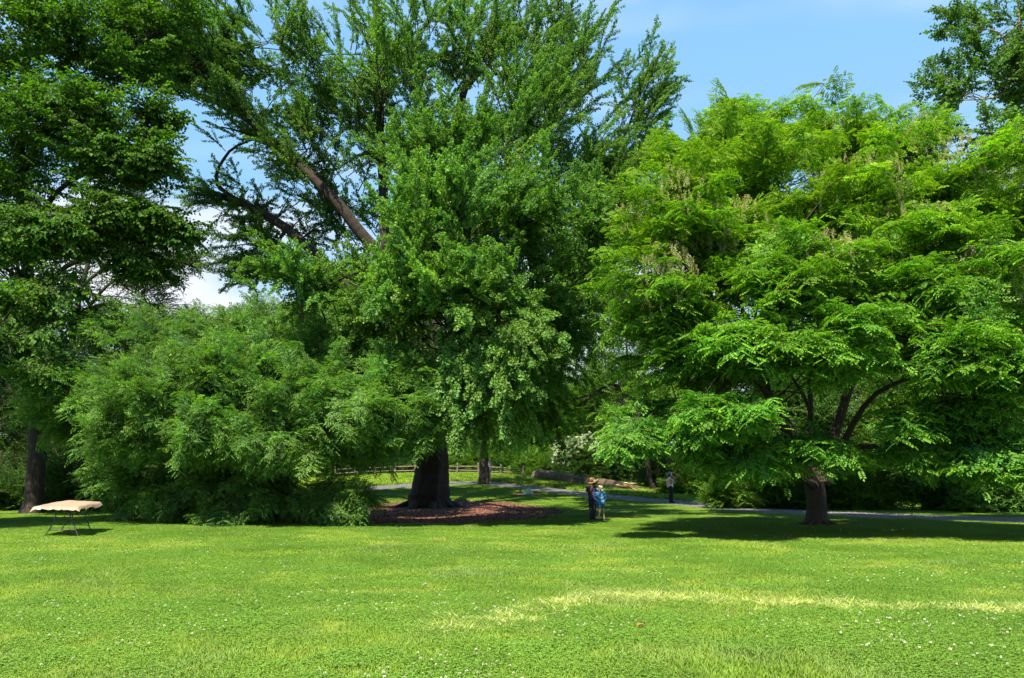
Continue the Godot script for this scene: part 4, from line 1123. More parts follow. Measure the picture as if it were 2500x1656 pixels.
	shrub("log_shrub", "leafy shrub behind the sawn end of the fallen log", Vector3(2.8, rise(2.8, -76), -76.0), 6.0, 3.0, 2.5, "fresh_leaf", 270, 1.0)
	shrub("fence_shrub", "green shrub behind the split rail fence", Vector3(-3.0, rise(-3, -80), -80.0), 9.0, 3.6, 3.0, "fresh_leaf", 360, 0.9)
	shrub("bank_shrub", "shrub behind the left end of the split rail fence", Vector3(-13.0, rise(-13, -81), -81.0), 9.0, 5.0, 3.0, "small_leaf", 330, 0.9)
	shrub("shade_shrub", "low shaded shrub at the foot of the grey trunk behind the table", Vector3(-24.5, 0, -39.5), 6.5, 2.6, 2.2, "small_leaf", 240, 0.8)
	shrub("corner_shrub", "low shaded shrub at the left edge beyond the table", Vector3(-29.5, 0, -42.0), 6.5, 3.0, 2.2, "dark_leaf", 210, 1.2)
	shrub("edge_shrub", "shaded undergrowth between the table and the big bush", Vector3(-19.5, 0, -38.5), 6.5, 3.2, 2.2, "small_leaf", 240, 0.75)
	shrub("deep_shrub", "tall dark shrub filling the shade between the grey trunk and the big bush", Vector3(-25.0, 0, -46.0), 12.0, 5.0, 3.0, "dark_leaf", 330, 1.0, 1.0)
	shrub("thicket_shrub", "tall light green thicket closing the gap behind the white-flowering shrub", on(6.5, -82.0), 14.0, 12.0, 4.0, "fresh_leaf", 520, 0.95, 1.3)
	shrub("right_edge_shrub", "dark shrub behind the rail fence at the right edge", Vector3(36.0, 0, -57.0), 12.0, 5.0, 3.0, "dark_leaf", 330, 1.0)
	var wb := on(6.9, -73.0)
	var w := shrub("flowering_shrub", "shrub with white blossom behind the fallen log", wb, 6.5, 5.2, 3.0, "small_leaf", 300, 1.0)
	blossoms(w, "white blossom", [[-1.6, 3.2, 0.6, 1.6, 1.2, 1.0], [0.6, 3.6, 0.6, 1.6, 1.2, 1.0], [-2.4, 2.2, 0.9, 1.0, 0.9, 0.7], [1.8, 2.8, 0.8, 1.2, 1.0, 0.8]], 1100, Color(0.8, 0.81, 0.77), 0.14, 0.085, Vector3.ZERO, 0.8)
	var lit := ["leftmost sunlit shrub on the far meadow", "second sunlit meadow shrub from the left edge", "third sunlit meadow shrub from the left edge", "sunlit meadow shrub nearest the big bush"]
	var li := -1
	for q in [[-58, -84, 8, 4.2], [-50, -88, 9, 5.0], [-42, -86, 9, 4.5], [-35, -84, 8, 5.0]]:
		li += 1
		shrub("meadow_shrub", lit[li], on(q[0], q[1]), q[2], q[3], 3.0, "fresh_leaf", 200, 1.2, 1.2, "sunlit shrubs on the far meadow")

	# belt of trees behind everything
	var far := ["woodland tree at the far left, seen past the left edge of the meadow", "woodland tree behind the dark fence on the meadow", "woodland tree behind the leftmost grey trunk", "woodland tree behind the shaded shrubs left of the big bush", "woodland tree behind the left half of the big bush", "woodland tree behind the right half of the big bush", "woodland tree behind the left end of the split rail fence", "woodland tree behind the ginkgo trunk", "woodland tree behind the sawn end of the fallen log", "woodland tree behind the splintered end of the fallen log", "woodland tree behind the person raising a camera", "woodland tree straight behind the spreading tree's short trunk", "woodland tree behind the tangled shrub at right", "woodland tree at the far right, behind the right edge fence", "smaller woodland tree just beyond the bright rounded shrub", "smaller woodland tree just beyond the leafy grey-green shrub"]
	var k := 0
	for q in [[-78, -104, 14, 7, 0], [-64, -110, 13, 7, 1], [-50, -112, 12, 7, 0], [-38, -100, 11.5, 6, 1], [-27, -96, 12, 6, 0], [-17, -92, 13, 6, 1], [-8, -90, 13, 6, 0], [2, -88, 13, 6, 1], [11, -84, 14, 6, 0], [20, -82, 13, 6, 0], [29, -78, 13.5, 6, 1], [38, -76, 14, 6, 0], [48, -76, 15, 7, 1], [60, -80, 16, 7, 0], [24, -66, 11, 5, 0], [33, -64, 11, 5, 1]]:
		simple_tree("woodland_tree", far[k], "tree", on(q[0], q[1]), q[2], q[3], "small_leaf" if q[4] == 0 else "fresh_leaf", M.bark_dark, 520, 0.95 if q[4] == 0 else 0.8, "woodland trees behind the park", 0.05)
		k += 1

# ---------------------------------------------------------------- objects
func split_rail(called: String, label: String, a: Vector2, b: Vector2, bays: int, rails: Array, h: float, m: Material) -> void:
	var o := thing(called, label, "fence", on(a.x, a.y))
	for i in bays + 1:
		var q := a.lerp(b, float(i) / bays)
		var p := on(q.x, q.y) - o.position
		var tilt := rng.randfn() * 0.03
		part("post", limb_mesh([[p.x, p.y - 0.2, p.z, 0.075], [p.x + tilt, p.y + h * 0.5, p.z, 0.07], [p.x + tilt * 2, p.y + h + rng.randf_range(-0.04, 0.06), p.z, 0.062], [p.x + tilt * 2, p.y + h + 0.05, p.z, 0.012]], m, 8, 0.08, 0.2), o)
		if i == bays: break
		var q2 := a.lerp(b, float(i + 1) / bays)
		var p2 := on(q2.x, q2.y) - o.position
		for r in rails:
			var y0: float = r + rng.randfn() * 0.025
			var y1: float = r + rng.randfn() * 0.025
			part("rail", limb_mesh([[p.x, p.y + y0, p.z, 0.04], [lerpf(p.x, p2.x, 0.5), (p.y + y0 + p2.y + y1) / 2 - 0.02, lerpf(p.z, p2.z, 0.5) + 0.02, 0.062], [p2.x, p2.y + y1, p2.z, 0.04]], m, 7, 0.1, 0.4), o)

func revolve(prof: Array, sides: int, m: Material, wave := 0.0, sx := 1.0) -> ArrayMesh:
	var p := PackedVector3Array()
	var uv := PackedVector2Array()
	for i in prof.size():
		for j in sides + 1:
			var a := TAU * j / sides
			var r: float = prof[i][0]
			p.append(Vector3(cos(a) * r * sx, prof[i][1] + wave * r * sin(a * 2.0 + 0.6), sin(a) * r))
			uv.append(Vector2(float(j) / sides * 4.0, i * 0.2))
	return grid(p, prof.size(), sides + 1, true, uv, m, true)

func build_table() -> void:
	var metal := flat_mat(lin(0.055, 0.06, 0.065), 0.42)
	metal.metallic = 0.4
	var o := thing("folding_table", "grey-legged folding table standing on the lawn before the big bush", "table", Vector3(-12.85, 0, -23.3))
	var s := Soup.new()
	s.box(Transform3D(Basis(Vector3.UP, 0.31), Vector3(-0.15, 0.79, 0.05)), Vector3(1.16, 0.045, 2.3), Color(0.6, 0.6, 0.58))
	part("tabletop", s.mesh(M.vertex), o)
	for fr in [[0.4, 1.08], [-0.4, -1.1]]:
		var cx: float = fr[0]
		var cz: float = fr[1]
		for sg in [-1.0, 1.0]:
			var l := Soup.new()
			l.rod(PackedVector3Array([Vector3(cx + sg * 0.23, 0.77, cz), Vector3(cx + sg * 0.235, 0.45, cz), Vector3(cx + sg * 0.26, 0.40, cz), Vector3(cx + sg * 0.48, 0.0, cz + 0.03), Vector3(cx + sg * 0.484, -0.012, cz + 0.03)]), PackedFloat32Array([0.016, 0.016, 0.016, 0.016, 0.016]), 10, Color.WHITE)
			part("leg", l.mesh(metal), o)
		var b := Soup.new()
		b.rod(PackedVector3Array([Vector3(cx - 0.37, 0.2, cz + 0.015), Vector3(cx + 0.37, 0.2, cz + 0.015)]), PackedFloat32Array([0.013, 0.013]), 8, Color.WHITE)
		part("crossbar", b.mesh(metal), o)
		var c := Soup.new()
		c.rod(PackedVector3Array([Vector3(cx, 0.5, cz), Vector3(cx * 0.3, 0.77, cz * 0.35)]), PackedFloat32Array([0.01, 0.01]), 8, Color.WHITE)
		c.rod(PackedVector3Array([Vector3(cx - 0.235, 0.5, cz), Vector3(cx + 0.235, 0.5, cz)]), PackedFloat32Array([0.01, 0.01]), 8, Color.WHITE)
		part("brace", c.mesh(metal), o)

	var cloth := flat_mat(lin(0.285, 0.205, 0.143), 0.75)
	cloth.cull_mode = BaseMaterial3D.CULL_DISABLED
	cloth.normal_enabled = true
	cloth.normal_texture = noise_tex(0.02, [], 512, FastNoiseLite.TYPE_SIMPLEX_SMOOTH, 4, true, 6.0, 21)
	cloth.normal_scale = 0.35
	var p := PackedVector3Array()
	var uv := PackedVector2Array()
	var n := 42
	for layer in 1:
		for i in n + 1:
			for j in n + 1:
				var s0 := j / float(n) * 1.16 - 0.08
				var t0 := i / float(n) * 1.1 - 0.05
				var near := Vector2(lerpf(-13.2, -11.98, s0), -22.02)
				var back := Vector2(lerpf(-13.95, -12.7, s0), -24.62)
				var q := near.lerp(back, t0)
				var y := lerpf(0.835, 0.895, t0) + 0.05 * exp(-pow((s0 - 0.35) / 0.35, 2.0) - pow((t0 - 0.85) / 0.2, 2.0))
				y += 0.012 * fine.get_noise_2d(s0 * 70.0, t0 * 70.0) + 0.006 * sin(s0 * 13.0 + t0 * 5.0)
				var e := maxf(maxf(-s0, s0 - 1.0) / 0.08, maxf(-t0, t0 - 1.0) / 0.05)
				if e > 0.0:
					var drop := (0.075 + 0.035 * fine.get_noise_2d(s0 * 160.0 + 30.0, t0 * 160.0)) * e
					var corner := minf(maxf(-s0, s0 - 1.0) / 0.08, maxf(-t0, t0 - 1.0) / 0.05)
					if corner > 0.0: drop += 0.07 * corner
					y -= drop
					var c := Vector2(-12.96, -23.3)
					q = q.lerp(c, 0.035 * minf(e, 1.0))
				if s0 > 0.9 and t0 > 0.2: y -= 0.045 * (0.5 + 0.5 * sin(t0 * 9.0 + 1.0)) * (s0 - 0.9) / 0.1
				p.append(Vector3(q.x, y, q.y) - Vector3(-13.1, 0.8, -23.3))
				uv.append(Vector2(s0, t0 * 2.0))
	var cm := part("tablecloth", grid(p, n + 1, n + 1, false, uv, cloth, true), self)
	cm.position = Vector3(-13.1, 0.8, -23.3)
	tag(cm, "tan cloth stretched over the folding table on the lawn", "tablecloth")
	var white := flat_mat(lin(0.8, 0.82, 0.84), 0.4)
	var k := 0
	for q in [[-12.95, 0.10], [-12.62, 0.035], [-12.4, 0.035]]:
		var c := Soup.new()
		c.box(Transform3D(Basis(), Vector3(0, 0, 0.012)), Vector3(q[1], 0.075, 0.012))
		c.box(Transform3D(Basis(), Vector3(0, 0.042, -0.012)), Vector3(q[1], 0.012, 0.06))
		var cl := part("table_clip", c.mesh(white), self, Transform3D(Basis(), Vector3(q[0], 0.80, -21.87)))
		tag(cl, ["wide white clip at the left of the tan tablecloth's near edge", "narrow white clip near the middle of the tan tablecloth's near edge", "narrow white clip right of the middle on the tan tablecloth's near edge"][k], "clip", "white clips on the tablecloth")
		k += 1

func build_log() -> void:
	var a := Vector3(2.6, 1.72, -71.0)
	var b := Vector3(9.0, 0.82, -60.2)
	var m := bark_mat(lin(0.03, 0.022, 0.014), lin(0.19, 0.145, 0.085), 2.0, 0.35)
	var o := thing("fallen_log", "long fallen log lying beyond the path with a splintered right end", "log", on(5.8, -65.6))
	var pts := []
	for q in [[0.0, 0.5], [0.015, 0.53], [0.3, 0.5], [0.55, 0.45], [0.8, 0.4], [1.0, 0.36]]:
		var p: Vector3 = a.lerp(b, q[0]) - o.position
		pts.append([p.x, p.y + 0.03 * rng.randfn(), p.z, q[1]])
	part("bark", limb_mesh(pts, m, 40, 0.1, 0.12, 0.12), o)
	var d := (b - a).normalized()
	var u := d.cross(Vector3.UP).normalized()
	var w := u.cross(d)
	var wood := flat_mat(lin(0.42, 0.31, 0.2), 0.85)
	var s := Soup.new()
	var ring := PackedVector3Array()
	for k in 28: ring.append(a - d * 0.01 + (u * cos(TAU * k / 28) + w * sin(TAU * k / 28)) * 0.5 - o.position)
	s.cap(a - d * 0.01 - o.position, ring, -d, Color(0.3, 0.24, 0.18))
	part("sawn_face", s.mesh(M.vertex), o)
	s = Soup.new()
	for k in 90:
		var an := rng.randf() * TAU
		var rr := rng.randf_range(0.12, 0.4)
		var c := b + (u * cos(an) + w * sin(an)) * rr - d * rng.randf_range(0.1, 1.6) - o.position
		var l := rng.randf_range(0.4, 1.5)
		var e := c + d * l + (u * rng.randfn() + w * rng.randfn()) * 0.12
		var wd := rng.randf_range(0.03, 0.1)
		var col := Color(0.75, 0.62, 0.46) if rng.randf() < 0.4 else Color(0.3, 0.19, 0.1) if rng.randf() < 0.6 else Color(0.09, 0.06, 0.04)
		var sd := (u * cos(an + 1.57) + w * sin(an + 1.57)) * wd
		var th := (u * cos(an) + w * sin(an)) * wd * 0.5
		s.tri(c - sd, c + sd, e, th, col)
		s.tri(c - sd, c - th * 2.0, e, -sd, col)
		s.tri(c + sd, c - th * 2.0, e, sd, col)
	part("splinters", s.mesh(M.vertex), o).set_meta("kind", "stuff")
	s = Soup.new()
	part("knot", limb_mesh([[lerpf(a.x, b.x, 0.5) - o.position.x, lerpf(a.y, b.y, 0.5) + 0.3 - o.position.y, lerpf(a.z, b.z, 0.5) - o.position.z, 0.16], [lerpf(a.x, b.x, 0.5) - o.position.x, lerpf(a.y, b.y, 0.5) + 0.56 - o.position.y, lerpf(a.z, b.z, 0.5) + 0.05 - o.position.z, 0.1]], m, 12, 0.1, 0.06), o)
	var c0 := a - d * 0.75
	var r := thing("log_section", "short sawn grey block at the left end of the fallen log", "log", on(c0.x, c0.z))
	var lp := []
	for q in [[-0.32, 0.3], [-0.3, 0.42], [0.3, 0.44], [0.32, 0.3]]:
		var p: Vector3 = c0 + d * q[0] - r.position - Vector3(0, 0.06, 0)
		lp.append([p.x, p.y, p.z, q[1]])
	var gm := bark_mat(lin(0.06, 0.05, 0.04), lin(0.16, 0.14, 0.115), 2.0, 0.4)
	part("bark", limb_mesh(lp, gm, 24, 0.05, 0.1), r)
	var s2 := Soup.new()
	var rg := PackedVector3Array()
	for k in 24: rg.append(c0 - d * 0.325 - Vector3(0, 0.06, 0) + (u * cos(TAU * k / 24) + w * sin(TAU * k / 24)) * 0.3 - r.position)
	s2.cap(c0 - d * 0.325 - Vector3(0, 0.06, 0) - r.position, rg, -d, Color(0.3, 0.26, 0.2))
	part("sawn_face", s2.mesh(M.vertex), r)

func build_things() -> void:
	var rail := bark_mat(lin(0.09, 0.07, 0.055), lin(0.25, 0.2, 0.165), 1.0, 0.3)
	var old := bark_mat(lin(0.05, 0.045, 0.04), lin(0.14, 0.125, 0.11), 1.0, 0.3)
	split_rail("rail_fence", "weathered split rail fence beyond the path behind the big trunk", Vector2(-17.5, -78.6), Vector2(1.0, -72.6), 9, [0.12, 0.52, 0.9], 1.15, rail)
	split_rail("plank_fence", "dark rail fence behind the mulch bed at the right edge", Vector2(29.0, -53.2), Vector2(43.0, -52.4), 5, [0.3, 0.6, 0.9, 1.2], 1.35, old)
	split_rail("dark_fence", "dark rail fence across the bright meadow at the left edge", Vector2(-60.0, -74.0), Vector2(-40.0, -74.0), 7, [0.6, 1.25], 1.45, old)
	build_table()
	build_log()

	var gp := on(-1.85, -66.2)
	var post := thing("grey_post", "grey flat marker post beside the slim trunk behind the ginkgo", "post", gp)
	var s := Soup.new()
	s.box(Transform3D(Basis(), Vector3(0, 1.25, 0)), Vector3(0.3, 0.95, 0.05), Color(0.34, 0.32, 0.34))
	part("panel", s.mesh(M.vertex), post)
	s = Soup.new()
	s.box(Transform3D(Basis(), Vector3(0, 0.4, 0)), Vector3(0.09, 1.1, 0.07), Color(0.25, 0.22, 0.2))
	part("stake", s.mesh(M.vertex), post)

	var st := part("pale_stone", blob([[-0.12, 0.06, 0, 0.13, 0.12, 0.05, 0.02, 0.11], [0, 0.12, 0, 0.1, 0.03, 0.13, -0.03, 0.09]], 0.02, 0.05, flat_mat(lin(0.6, 0.58, 0.55), 0.9)), self)
	st.position = on(13.15, -54.0)
	tag(st, "pale rounded stone at the foot of the grey-brown trunk beyond the path", "stone")

	# blanket with a bag and paper on it
	var bp := PackedVector3Array()
	var bu := PackedVector2Array()
	for i in 15:
		for j in 21:
			var x := (j / 20.0 - 0.5) * 1.7
			var z := (i / 14.0 - 0.5) * 1.25
			var w := on(1.05 + x, -52.8 + z)
			bp.append(w - on(1.05, -52.8) + Vector3(0, 0.055 + 0.03 * fine.get_noise_2d(x * 60.0, z * 85.0), 0))
			bu.append(Vector2(x, z))
	var red := flat_mat(lin(0.3, 0.03, 0.03), 0.9)
	red.cull_mode = BaseMaterial3D.CULL_DISABLED
	var bl := part("picnic_blanket", grid(bp, 15, 21, false, bu, red, true), self)
	bl.position = on(1.05, -52.8)
	tag(bl, "red blanket spread on the shaded grass beyond the mulch ring", "blanket")
	var bag := thing("soft_bag", "pale green soft bag slumped on the red blanket", "bag", on(1.05, -52.7, 0.06))
	part("pouch", blob([[-0.22, 0.08, 0, 0.1, 0.24, 0.08, 0, 0.11], [-0.1, 0.2, 0, 0.08, 0.16, 0.22, 0, 0.1], [0.06, 0.36, 0, 0.05, 0.1, 0.34, 0, 0.06]], 0.025, 0.08, flat_mat(lin(0.3, 0.5, 0.42), 0.85)), bag)
	s = Soup.new()
	s.rod(PackedVector3Array([Vector3(0.0, 0.36, 0.04), Vector3(0.04, 0.47, 0.04), Vector3(0.12, 0.46, 0.04), Vector3(0.16, 0.34, 0.04)]), PackedFloat32Array([0.014, 0.014, 0.014, 0.014]), 6, Color(0.3, 0.5, 0.42))
	part("handle", s.mesh(M.vertex), bag)
	var pk := 0
	for q in [[-0.55, 0.05], [-0.36, -0.03], [-0.22, 0.14]]:
		s = Soup.new()
		for f in 6:
			var an := TAU * f / 6.0
			s.tri(Vector3(0, 0.05 + 0.02 * rng.randf(), 0), Vector3(cos(an) * 0.09, 0.02 * rng.randf(), sin(an) * 0.07), Vector3(cos(an + 1.05) * 0.09, 0.02 * rng.randf(), sin(an + 1.05) * 0.07), Vector3.UP, Color(0.75, 0.74, 0.72))
		var pp := part("crumpled_paper", s.mesh(M.vertex), self, Transform3D(Basis(Vector3.UP, pk * 1.3), on(1.05 + q[0], -52.7 + q[1], 0.075)))
		tag(pp, ["crumpled white paper farthest left on the red blanket", "middle of three white papers left of the green bag", "white paper nearest the green bag on the blanket"][pk], "paper", "white papers on the red blanket")
		pk += 1

# ---------------------------------------------------------------- people
func hand_bones(w: Vector3, d: Vector3, n: Vector3, thumb: float, s: float, curl: float) -> Array:
	d = d.normalized()
	var t := d.cross(n).normalized()
	n = t.cross(d).normalized()
	var out := []
	var seg := func(a: Vector3, ra: float, b: Vector3, rb: float): out.append([a.x, a.y, a.z, ra * s, b.x, b.y, b.z, rb * s])
	for k in 4:
		var off := (k - 1.5) * 0.019 * s
		var kn := w + d * (0.082 - absf(k - 1.3) * 0.004) * s + t * off * thumb
		seg.call(w + d * 0.015 * s + t * off * 0.6 * thumb, 0.015, kn, 0.0115)
		var l: float = [0.062, 0.072, 0.067, 0.052][k] * s
		var dir := (d + t * off * 2.0 * thumb).normalized()
		var p := kn
		for j in 3:
			dir = (dir + n * curl * 0.55).normalized()
			var q: Vector3 = p + dir * l * [0.46, 0.3, 0.24][j]
			seg.call(p, 0.0092 - j * 0.0007, q, 0.0085 - j * 0.0008)
			p = q
	var b := w + d * 0.022 * s - t * 0.022 * s * thumb
	var m := b + (d * 0.55 - t * 0.75 * thumb + n * 0.3).normalized() * 0.04 * s
	seg.call(b, 0.014, m, 0.0105)
	seg.call(m, 0.0105, m + (d * 0.85 - t * 0.3 * thumb + n * 0.35).normalized() * 0.036 * s, 0.0085)
	return out

func bone(a: Vector3, ra: float, b: Vector3, rb: float) -> Array:
	return [a.x, a.y, a.z, ra, b.x, b.y, b.z, rb]

func head_bones(c: Vector3, face: Vector3, s: float) -> Array:
	face = face.normalized()
	var sd := face.cross(Vector3.UP).normalized()
	var up := sd.cross(face)
	var o := []
	var f := func(x: float, y: float, z: float) -> Vector3: return c + (sd * x + up * y + face * z) * s
	o.append(bone(f.call(0, 0.03, -0.025), 0.083 * s, f.call(0, 0.025, 0.02), 0.075 * s))
	o.append(bone(f.call(0, -0.03, 0.03), 0.055 * s, f.call(0, -0.085, 0.052), 0.03 * s))
	o.append(bone(f.call(-0.028, -0.02, 0.06), 0.024 * s, f.call(0.028, -0.02, 0.06), 0.024 * s))
	o.append(bone(f.call(0, 0.012, 0.09), 0.009 * s, f.call(0, -0.028, 0.112), 0.013 * s))
	o.append(bone(f.call(-0.02, -0.06, 0.082), 0.008 * s, f.call(0.02, -0.06, 0.082), 0.008 * s))
	for k in [-1.0, 1.0]:
		o.append(bone(f.call(0.078 * k, 0.012, -0.012), 0.016 * s, f.call(0.076 * k, -0.03, -0.004), 0.011 * s))
		o.append(bone(f.call(0.033 * k, 0.016, 0.07), 0.012 * s, f.call(0.034 * k, 0.016, 0.074), 0.012 * s))
	return o

func skin_mesh(body: Array, fines: Array, m: Material) -> ArrayMesh:
	var st := SurfaceTool.new()
	st.append_from(blob(body, 0.014, 0.03, m), 0, Transform3D())
	for fb in fines: st.append_from(blob(fb, 0.0055, 0.008, m), 0, Transform3D())
	var o := st.commit()
	o.surface_set_material(0, m)
	return o

func grown(list: Array, by: float) -> Array:
	var o := []
	for b in list:
		var c: Array = b.duplicate()
		c[3] += by
		c[7] += by
		o.append(c)
	return o

func vec(a: Array) -> Vector3:
	return Vector3(a[0], a[1], a[2])

func figure(o: Node3D, j: Dictionary, s: float, skin: Material) -> Dictionary:
	for k in j.keys():
		if j[k] is Array: j[k] = vec(j[k])
	var torso := []
	var wd := 0.07 * s
	torso.append(bone(j.pelvis - Vector3(j.hipw, 0, 0), 0.1 * s, j.pelvis + Vector3(j.hipw, 0, 0), 0.1 * s))
	for sg in [-1.0, 1.0]:
		torso.append(bone(j.pelvis + Vector3(sg * wd * 0.6, 0, 0), 0.1 * s, j.chest + Vector3(sg * wd, -0.05 * s, 0), 0.095 * s))
	torso.append(bone(j.sl, 0.05 * s, j.sr, 0.05 * s))
	torso.append(bone(j.chest + Vector3(-wd, 0, 0), 0.095 * s, j.chest + Vector3(wd, 0, 0), 0.095 * s))
	var neck := bone(j.neck - Vector3(0, 0.06, 0) * s, 0.052 * s, j.head - Vector3(0, 0.06, 0) * s, 0.048 * s)
	var arms := [bone(j.sl, 0.048 * s, j.el, 0.036 * s), bone(j.sr, 0.048 * s, j.er, 0.036 * s)]
	var fore := [bone(j.el, 0.037 * s, j.wl, 0.024 * s), bone(j.er, 0.037 * s, j.wr, 0.024 * s)]
	var thigh := [bone(j.hl, 0.083 * s, j.kl, 0.054 * s), bone(j.hr, 0.083 * s, j.kr, 0.054 * s)]
	var calf := [bone(j.kl, 0.056 * s, j.al, 0.034 * s), bone(j.kr, 0.056 * s, j.ar, 0.034 * s)]
	var feet := [bone(j.al, 0.036 * s, j.tl, 0.028 * s), bone(j.ar, 0.036 * s, j.tr, 0.028 * s)]
	var all := torso + [neck] + arms + fore + thigh + calf + feet + head_bones(j.head, j.face, s)
	var hl := hand_bones(j.wl, j.hdl, j.pnl, j.get("thl", 1.0), s, j.get("curl", 0.35))
	var hr := hand_bones(j.wr, j.hdr, j.pnr, j.get("thr", -1.0), s, j.get("curl", 0.35))
	part("body", skin_mesh(all, [head_bones(j.head, j.face, s * 1.01), hl, hr], skin), o)
	return {"torso": torso, "arms": arms, "fore": fore, "thigh": thigh, "calf": calf, "feet": feet}

func straw_hat(o: Node3D, at: Vector3, tilt: Vector3, brim: float, head: float, high: float, c: Color, band: Color) -> void:
	var m := flat_mat(c, 0.85)
	m.normal_enabled = true
	m.normal_texture = noise_tex(0.2, [], 256, FastNoiseLite.TYPE_CELLULAR, 1, true, 4.0, 31)
	m.cull_mode = BaseMaterial3D.CULL_DISABLED
	var prof := [[0.002, high], [head * 0.45, high - 0.004], [head * 0.8, high * 0.9], [head * 0.96, high * 0.6], [head, 0.02], [head * 1.15, 0.004], [brim * 0.75, -0.012], [brim, -0.03], [brim + 0.006, -0.036], [brim, -0.042], [brim * 0.75, -0.022], [head * 1.1, -0.008], [head * 0.94, -0.002]]
	var h := part("hat", revolve(prof, 40, m, 0.12), o)
	h.transform = Transform3D(Basis.from_euler(tilt), at)
	part("hat_band", revolve([[head * 1.02, 0.012], [head * 1.035, 0.02], [head * 1.02, 0.045], [head * 0.99, 0.05]], 40, flat_mat(band, 0.8), 0.0), h)

func build_people() -> void:
	var skin := flat_mat(lin(0.5, 0.31, 0.22), 0.55)
	skin.subsurf_scatter_enabled = true
	skin.subsurf_scatter_strength = 0.15
	# woman in the straw hat, seen from behind
	var s := 0.92
	var a := thing("person", "adult in wide straw hat and navy clothes, one arm round a child", "person", on(3.06, -30.4))
	var j := {"pelvis": [0.02, 0.83, 0], "chest": [0.0, 1.15, -0.02], "neck": [0.01, 1.3, -0.03], "head": [0.03, 1.435, -0.06], "face": [0.35, -0.15, -1], "hipw": 0.055,
		"sl": [-0.155, 1.25, -0.01], "el": [-0.2, 1.0, 0.02], "wl": [-0.25, 0.81, -0.02], "hdl": [-0.1, -1, -0.05], "pnl": [1, 0, 0], "sr": [0.155, 1.24, -0.02], "er": [0.19, 1.0, 0.03], "wr": [0.33, 0.98, 0.1], "hdr": [1, 0.12, 0.1], "pnr": [0, 0, -1],
		"hl": [-0.06, 0.8, 0], "kl": [-0.055, 0.43, 0.02], "al": [-0.06, 0.06, 0.03], "tl": [-0.07, 0.03, -0.12], "hr": [0.08, 0.8, 0], "kr": [0.075, 0.43, -0.04], "ar": [0.07, 0.06, -0.03], "tr": [0.09, 0.03, -0.18]}
	var f := figure(a, j, s, skin)
	var navy := flat_mat(lin(0.018, 0.022, 0.075), 0.85)
	var sleeve := []
	for b in f.arms: sleeve.append(bone(vec(b), b[3] + 0.012, Vector3(b[0], b[1], b[2]).lerp(Vector3(b[4], b[5], b[6]), 0.55), b[3] + 0.012))
	part("shirt", blob(grown(f.torso, 0.022) + sleeve, 0.014, 0.035, navy, null, [[0, -1, 0, -0.77], [0, 1, 0, 1.3]]), a)
	part("trousers", blob(grown(f.thigh, 0.016) + grown(f.calf, 0.03) + grown([f.torso[0]], 0.012), 0.014, 0.03, flat_mat(lin(0.012, 0.014, 0.035), 0.8), null, [[0, -1, 0, -0.06], [0, 1, 0, 0.9]]), a)
	var dark := flat_mat(lin(0.015, 0.015, 0.018), 0.6)
	for b in grown(f.feet, 0.012): part("shoe", blob([b], 0.01, 0.01, dark), a)
	var brown := flat_mat(lin(0.07, 0.035, 0.02), 0.5)
	part("hair", blob([[0.03, 1.46, -0.05, 0.095, 0.03, 1.43, -0.03, 0.09], [-0.01, 1.42, 0.03, 0.06, -0.05, 1.22, 0.085, 0.05], [-0.03, 1.3, 0.07, 0.055, -0.07, 1.07, 0.11, 0.03], [0.04, 1.38, 0.04, 0.05, -0.01, 1.18, 0.1, 0.035]], 0.012, 0.04, brown), a)
	straw_hat(a, Vector3(0.03, 1.49, -0.05), Vector3(-0.12, 0.4, 0.27), 0.225, 0.098, 0.13, lin(0.52, 0.33, 0.15), lin(0.4, 0.24, 0.1))

	# child mid-stride
	s = 0.77
	var c := thing("person", "child in pale bucket hat and blue tie-dye top walking beside the adult", "person", on(3.36, -30.2))
	j = {"pelvis": [0.0, 0.66, 0], "chest": [-0.01, 0.93, 0.0], "neck": [-0.01, 1.06, -0.02], "head": [-0.01, 1.17, -0.04], "face": [0.5, -0.1, -1], "hipw": 0.045,
		"sl": [-0.125, 1.02, 0], "el": [-0.165, 0.82, 0.03], "wl": [-0.13, 0.68, -0.03], "hdl": [0.1, -1, -0.3], "pnl": [1, 0, 0], "sr": [0.115, 1.02, 0], "er": [0.175, 0.83, 0.0], "wr": [0.16, 0.7, -0.08], "hdr": [-0.1, -1, -0.3], "pnr": [-1, 0, 0],
		"hl": [-0.03, 0.63, 0.02], "kl": [-0.06, 0.36, 0.08], "al": [-0.13, 0.06, 0.12], "tl": [-0.1, 0.025, 0.0], "hr": [0.06, 0.63, -0.02], "kr": [0.1, 0.36, -0.12], "ar": [0.14, 0.06, -0.14], "tr": [0.26, 0.03, -0.2]}
	f = figure(c, j, s, skin)
	var dye := flat_mat(Color.WHITE, 0.85)
	dye.vertex_color_use_as_albedo = true
	var paint := func(q: Vector3) -> Color:
		var t := q.y - 0.35 * q.x * q.x * 6.0 + 0.03 * fine.get_noise_2d(q.x * 150.0, q.y * 150.0)
		var w := maxf(exp(-pow((t - 0.88) / 0.022, 2.0)), exp(-pow((t - 0.74) / 0.026, 2.0)) * 1.1)
		w = clampf(w * (0.75 + 0.5 * fine.get_noise_2d(q.x * 300.0, q.y * 120.0)), 0.0, 1.0)
		return Color(0.012, 0.08, 0.27).lerp(Color(0.0, 0.12, 0.3), 0.5 + 0.5 * sin(q.x * 85.0)).lerp(Color(0.3, 0.5, 0.68), w * 0.8)
	var slv := []
	for b in f.arms: slv.append(bone(vec(b), b[3] + 0.025, Vector3(b[4], b[5], b[6]), b[7] + 0.028))
	for b in f.fore: slv.append(bone(vec(b), b[3] + 0.028, Vector3(b[0], b[1], b[2]).lerp(Vector3(b[4], b[5], b[6]), 0.5), b[3] + 0.03))
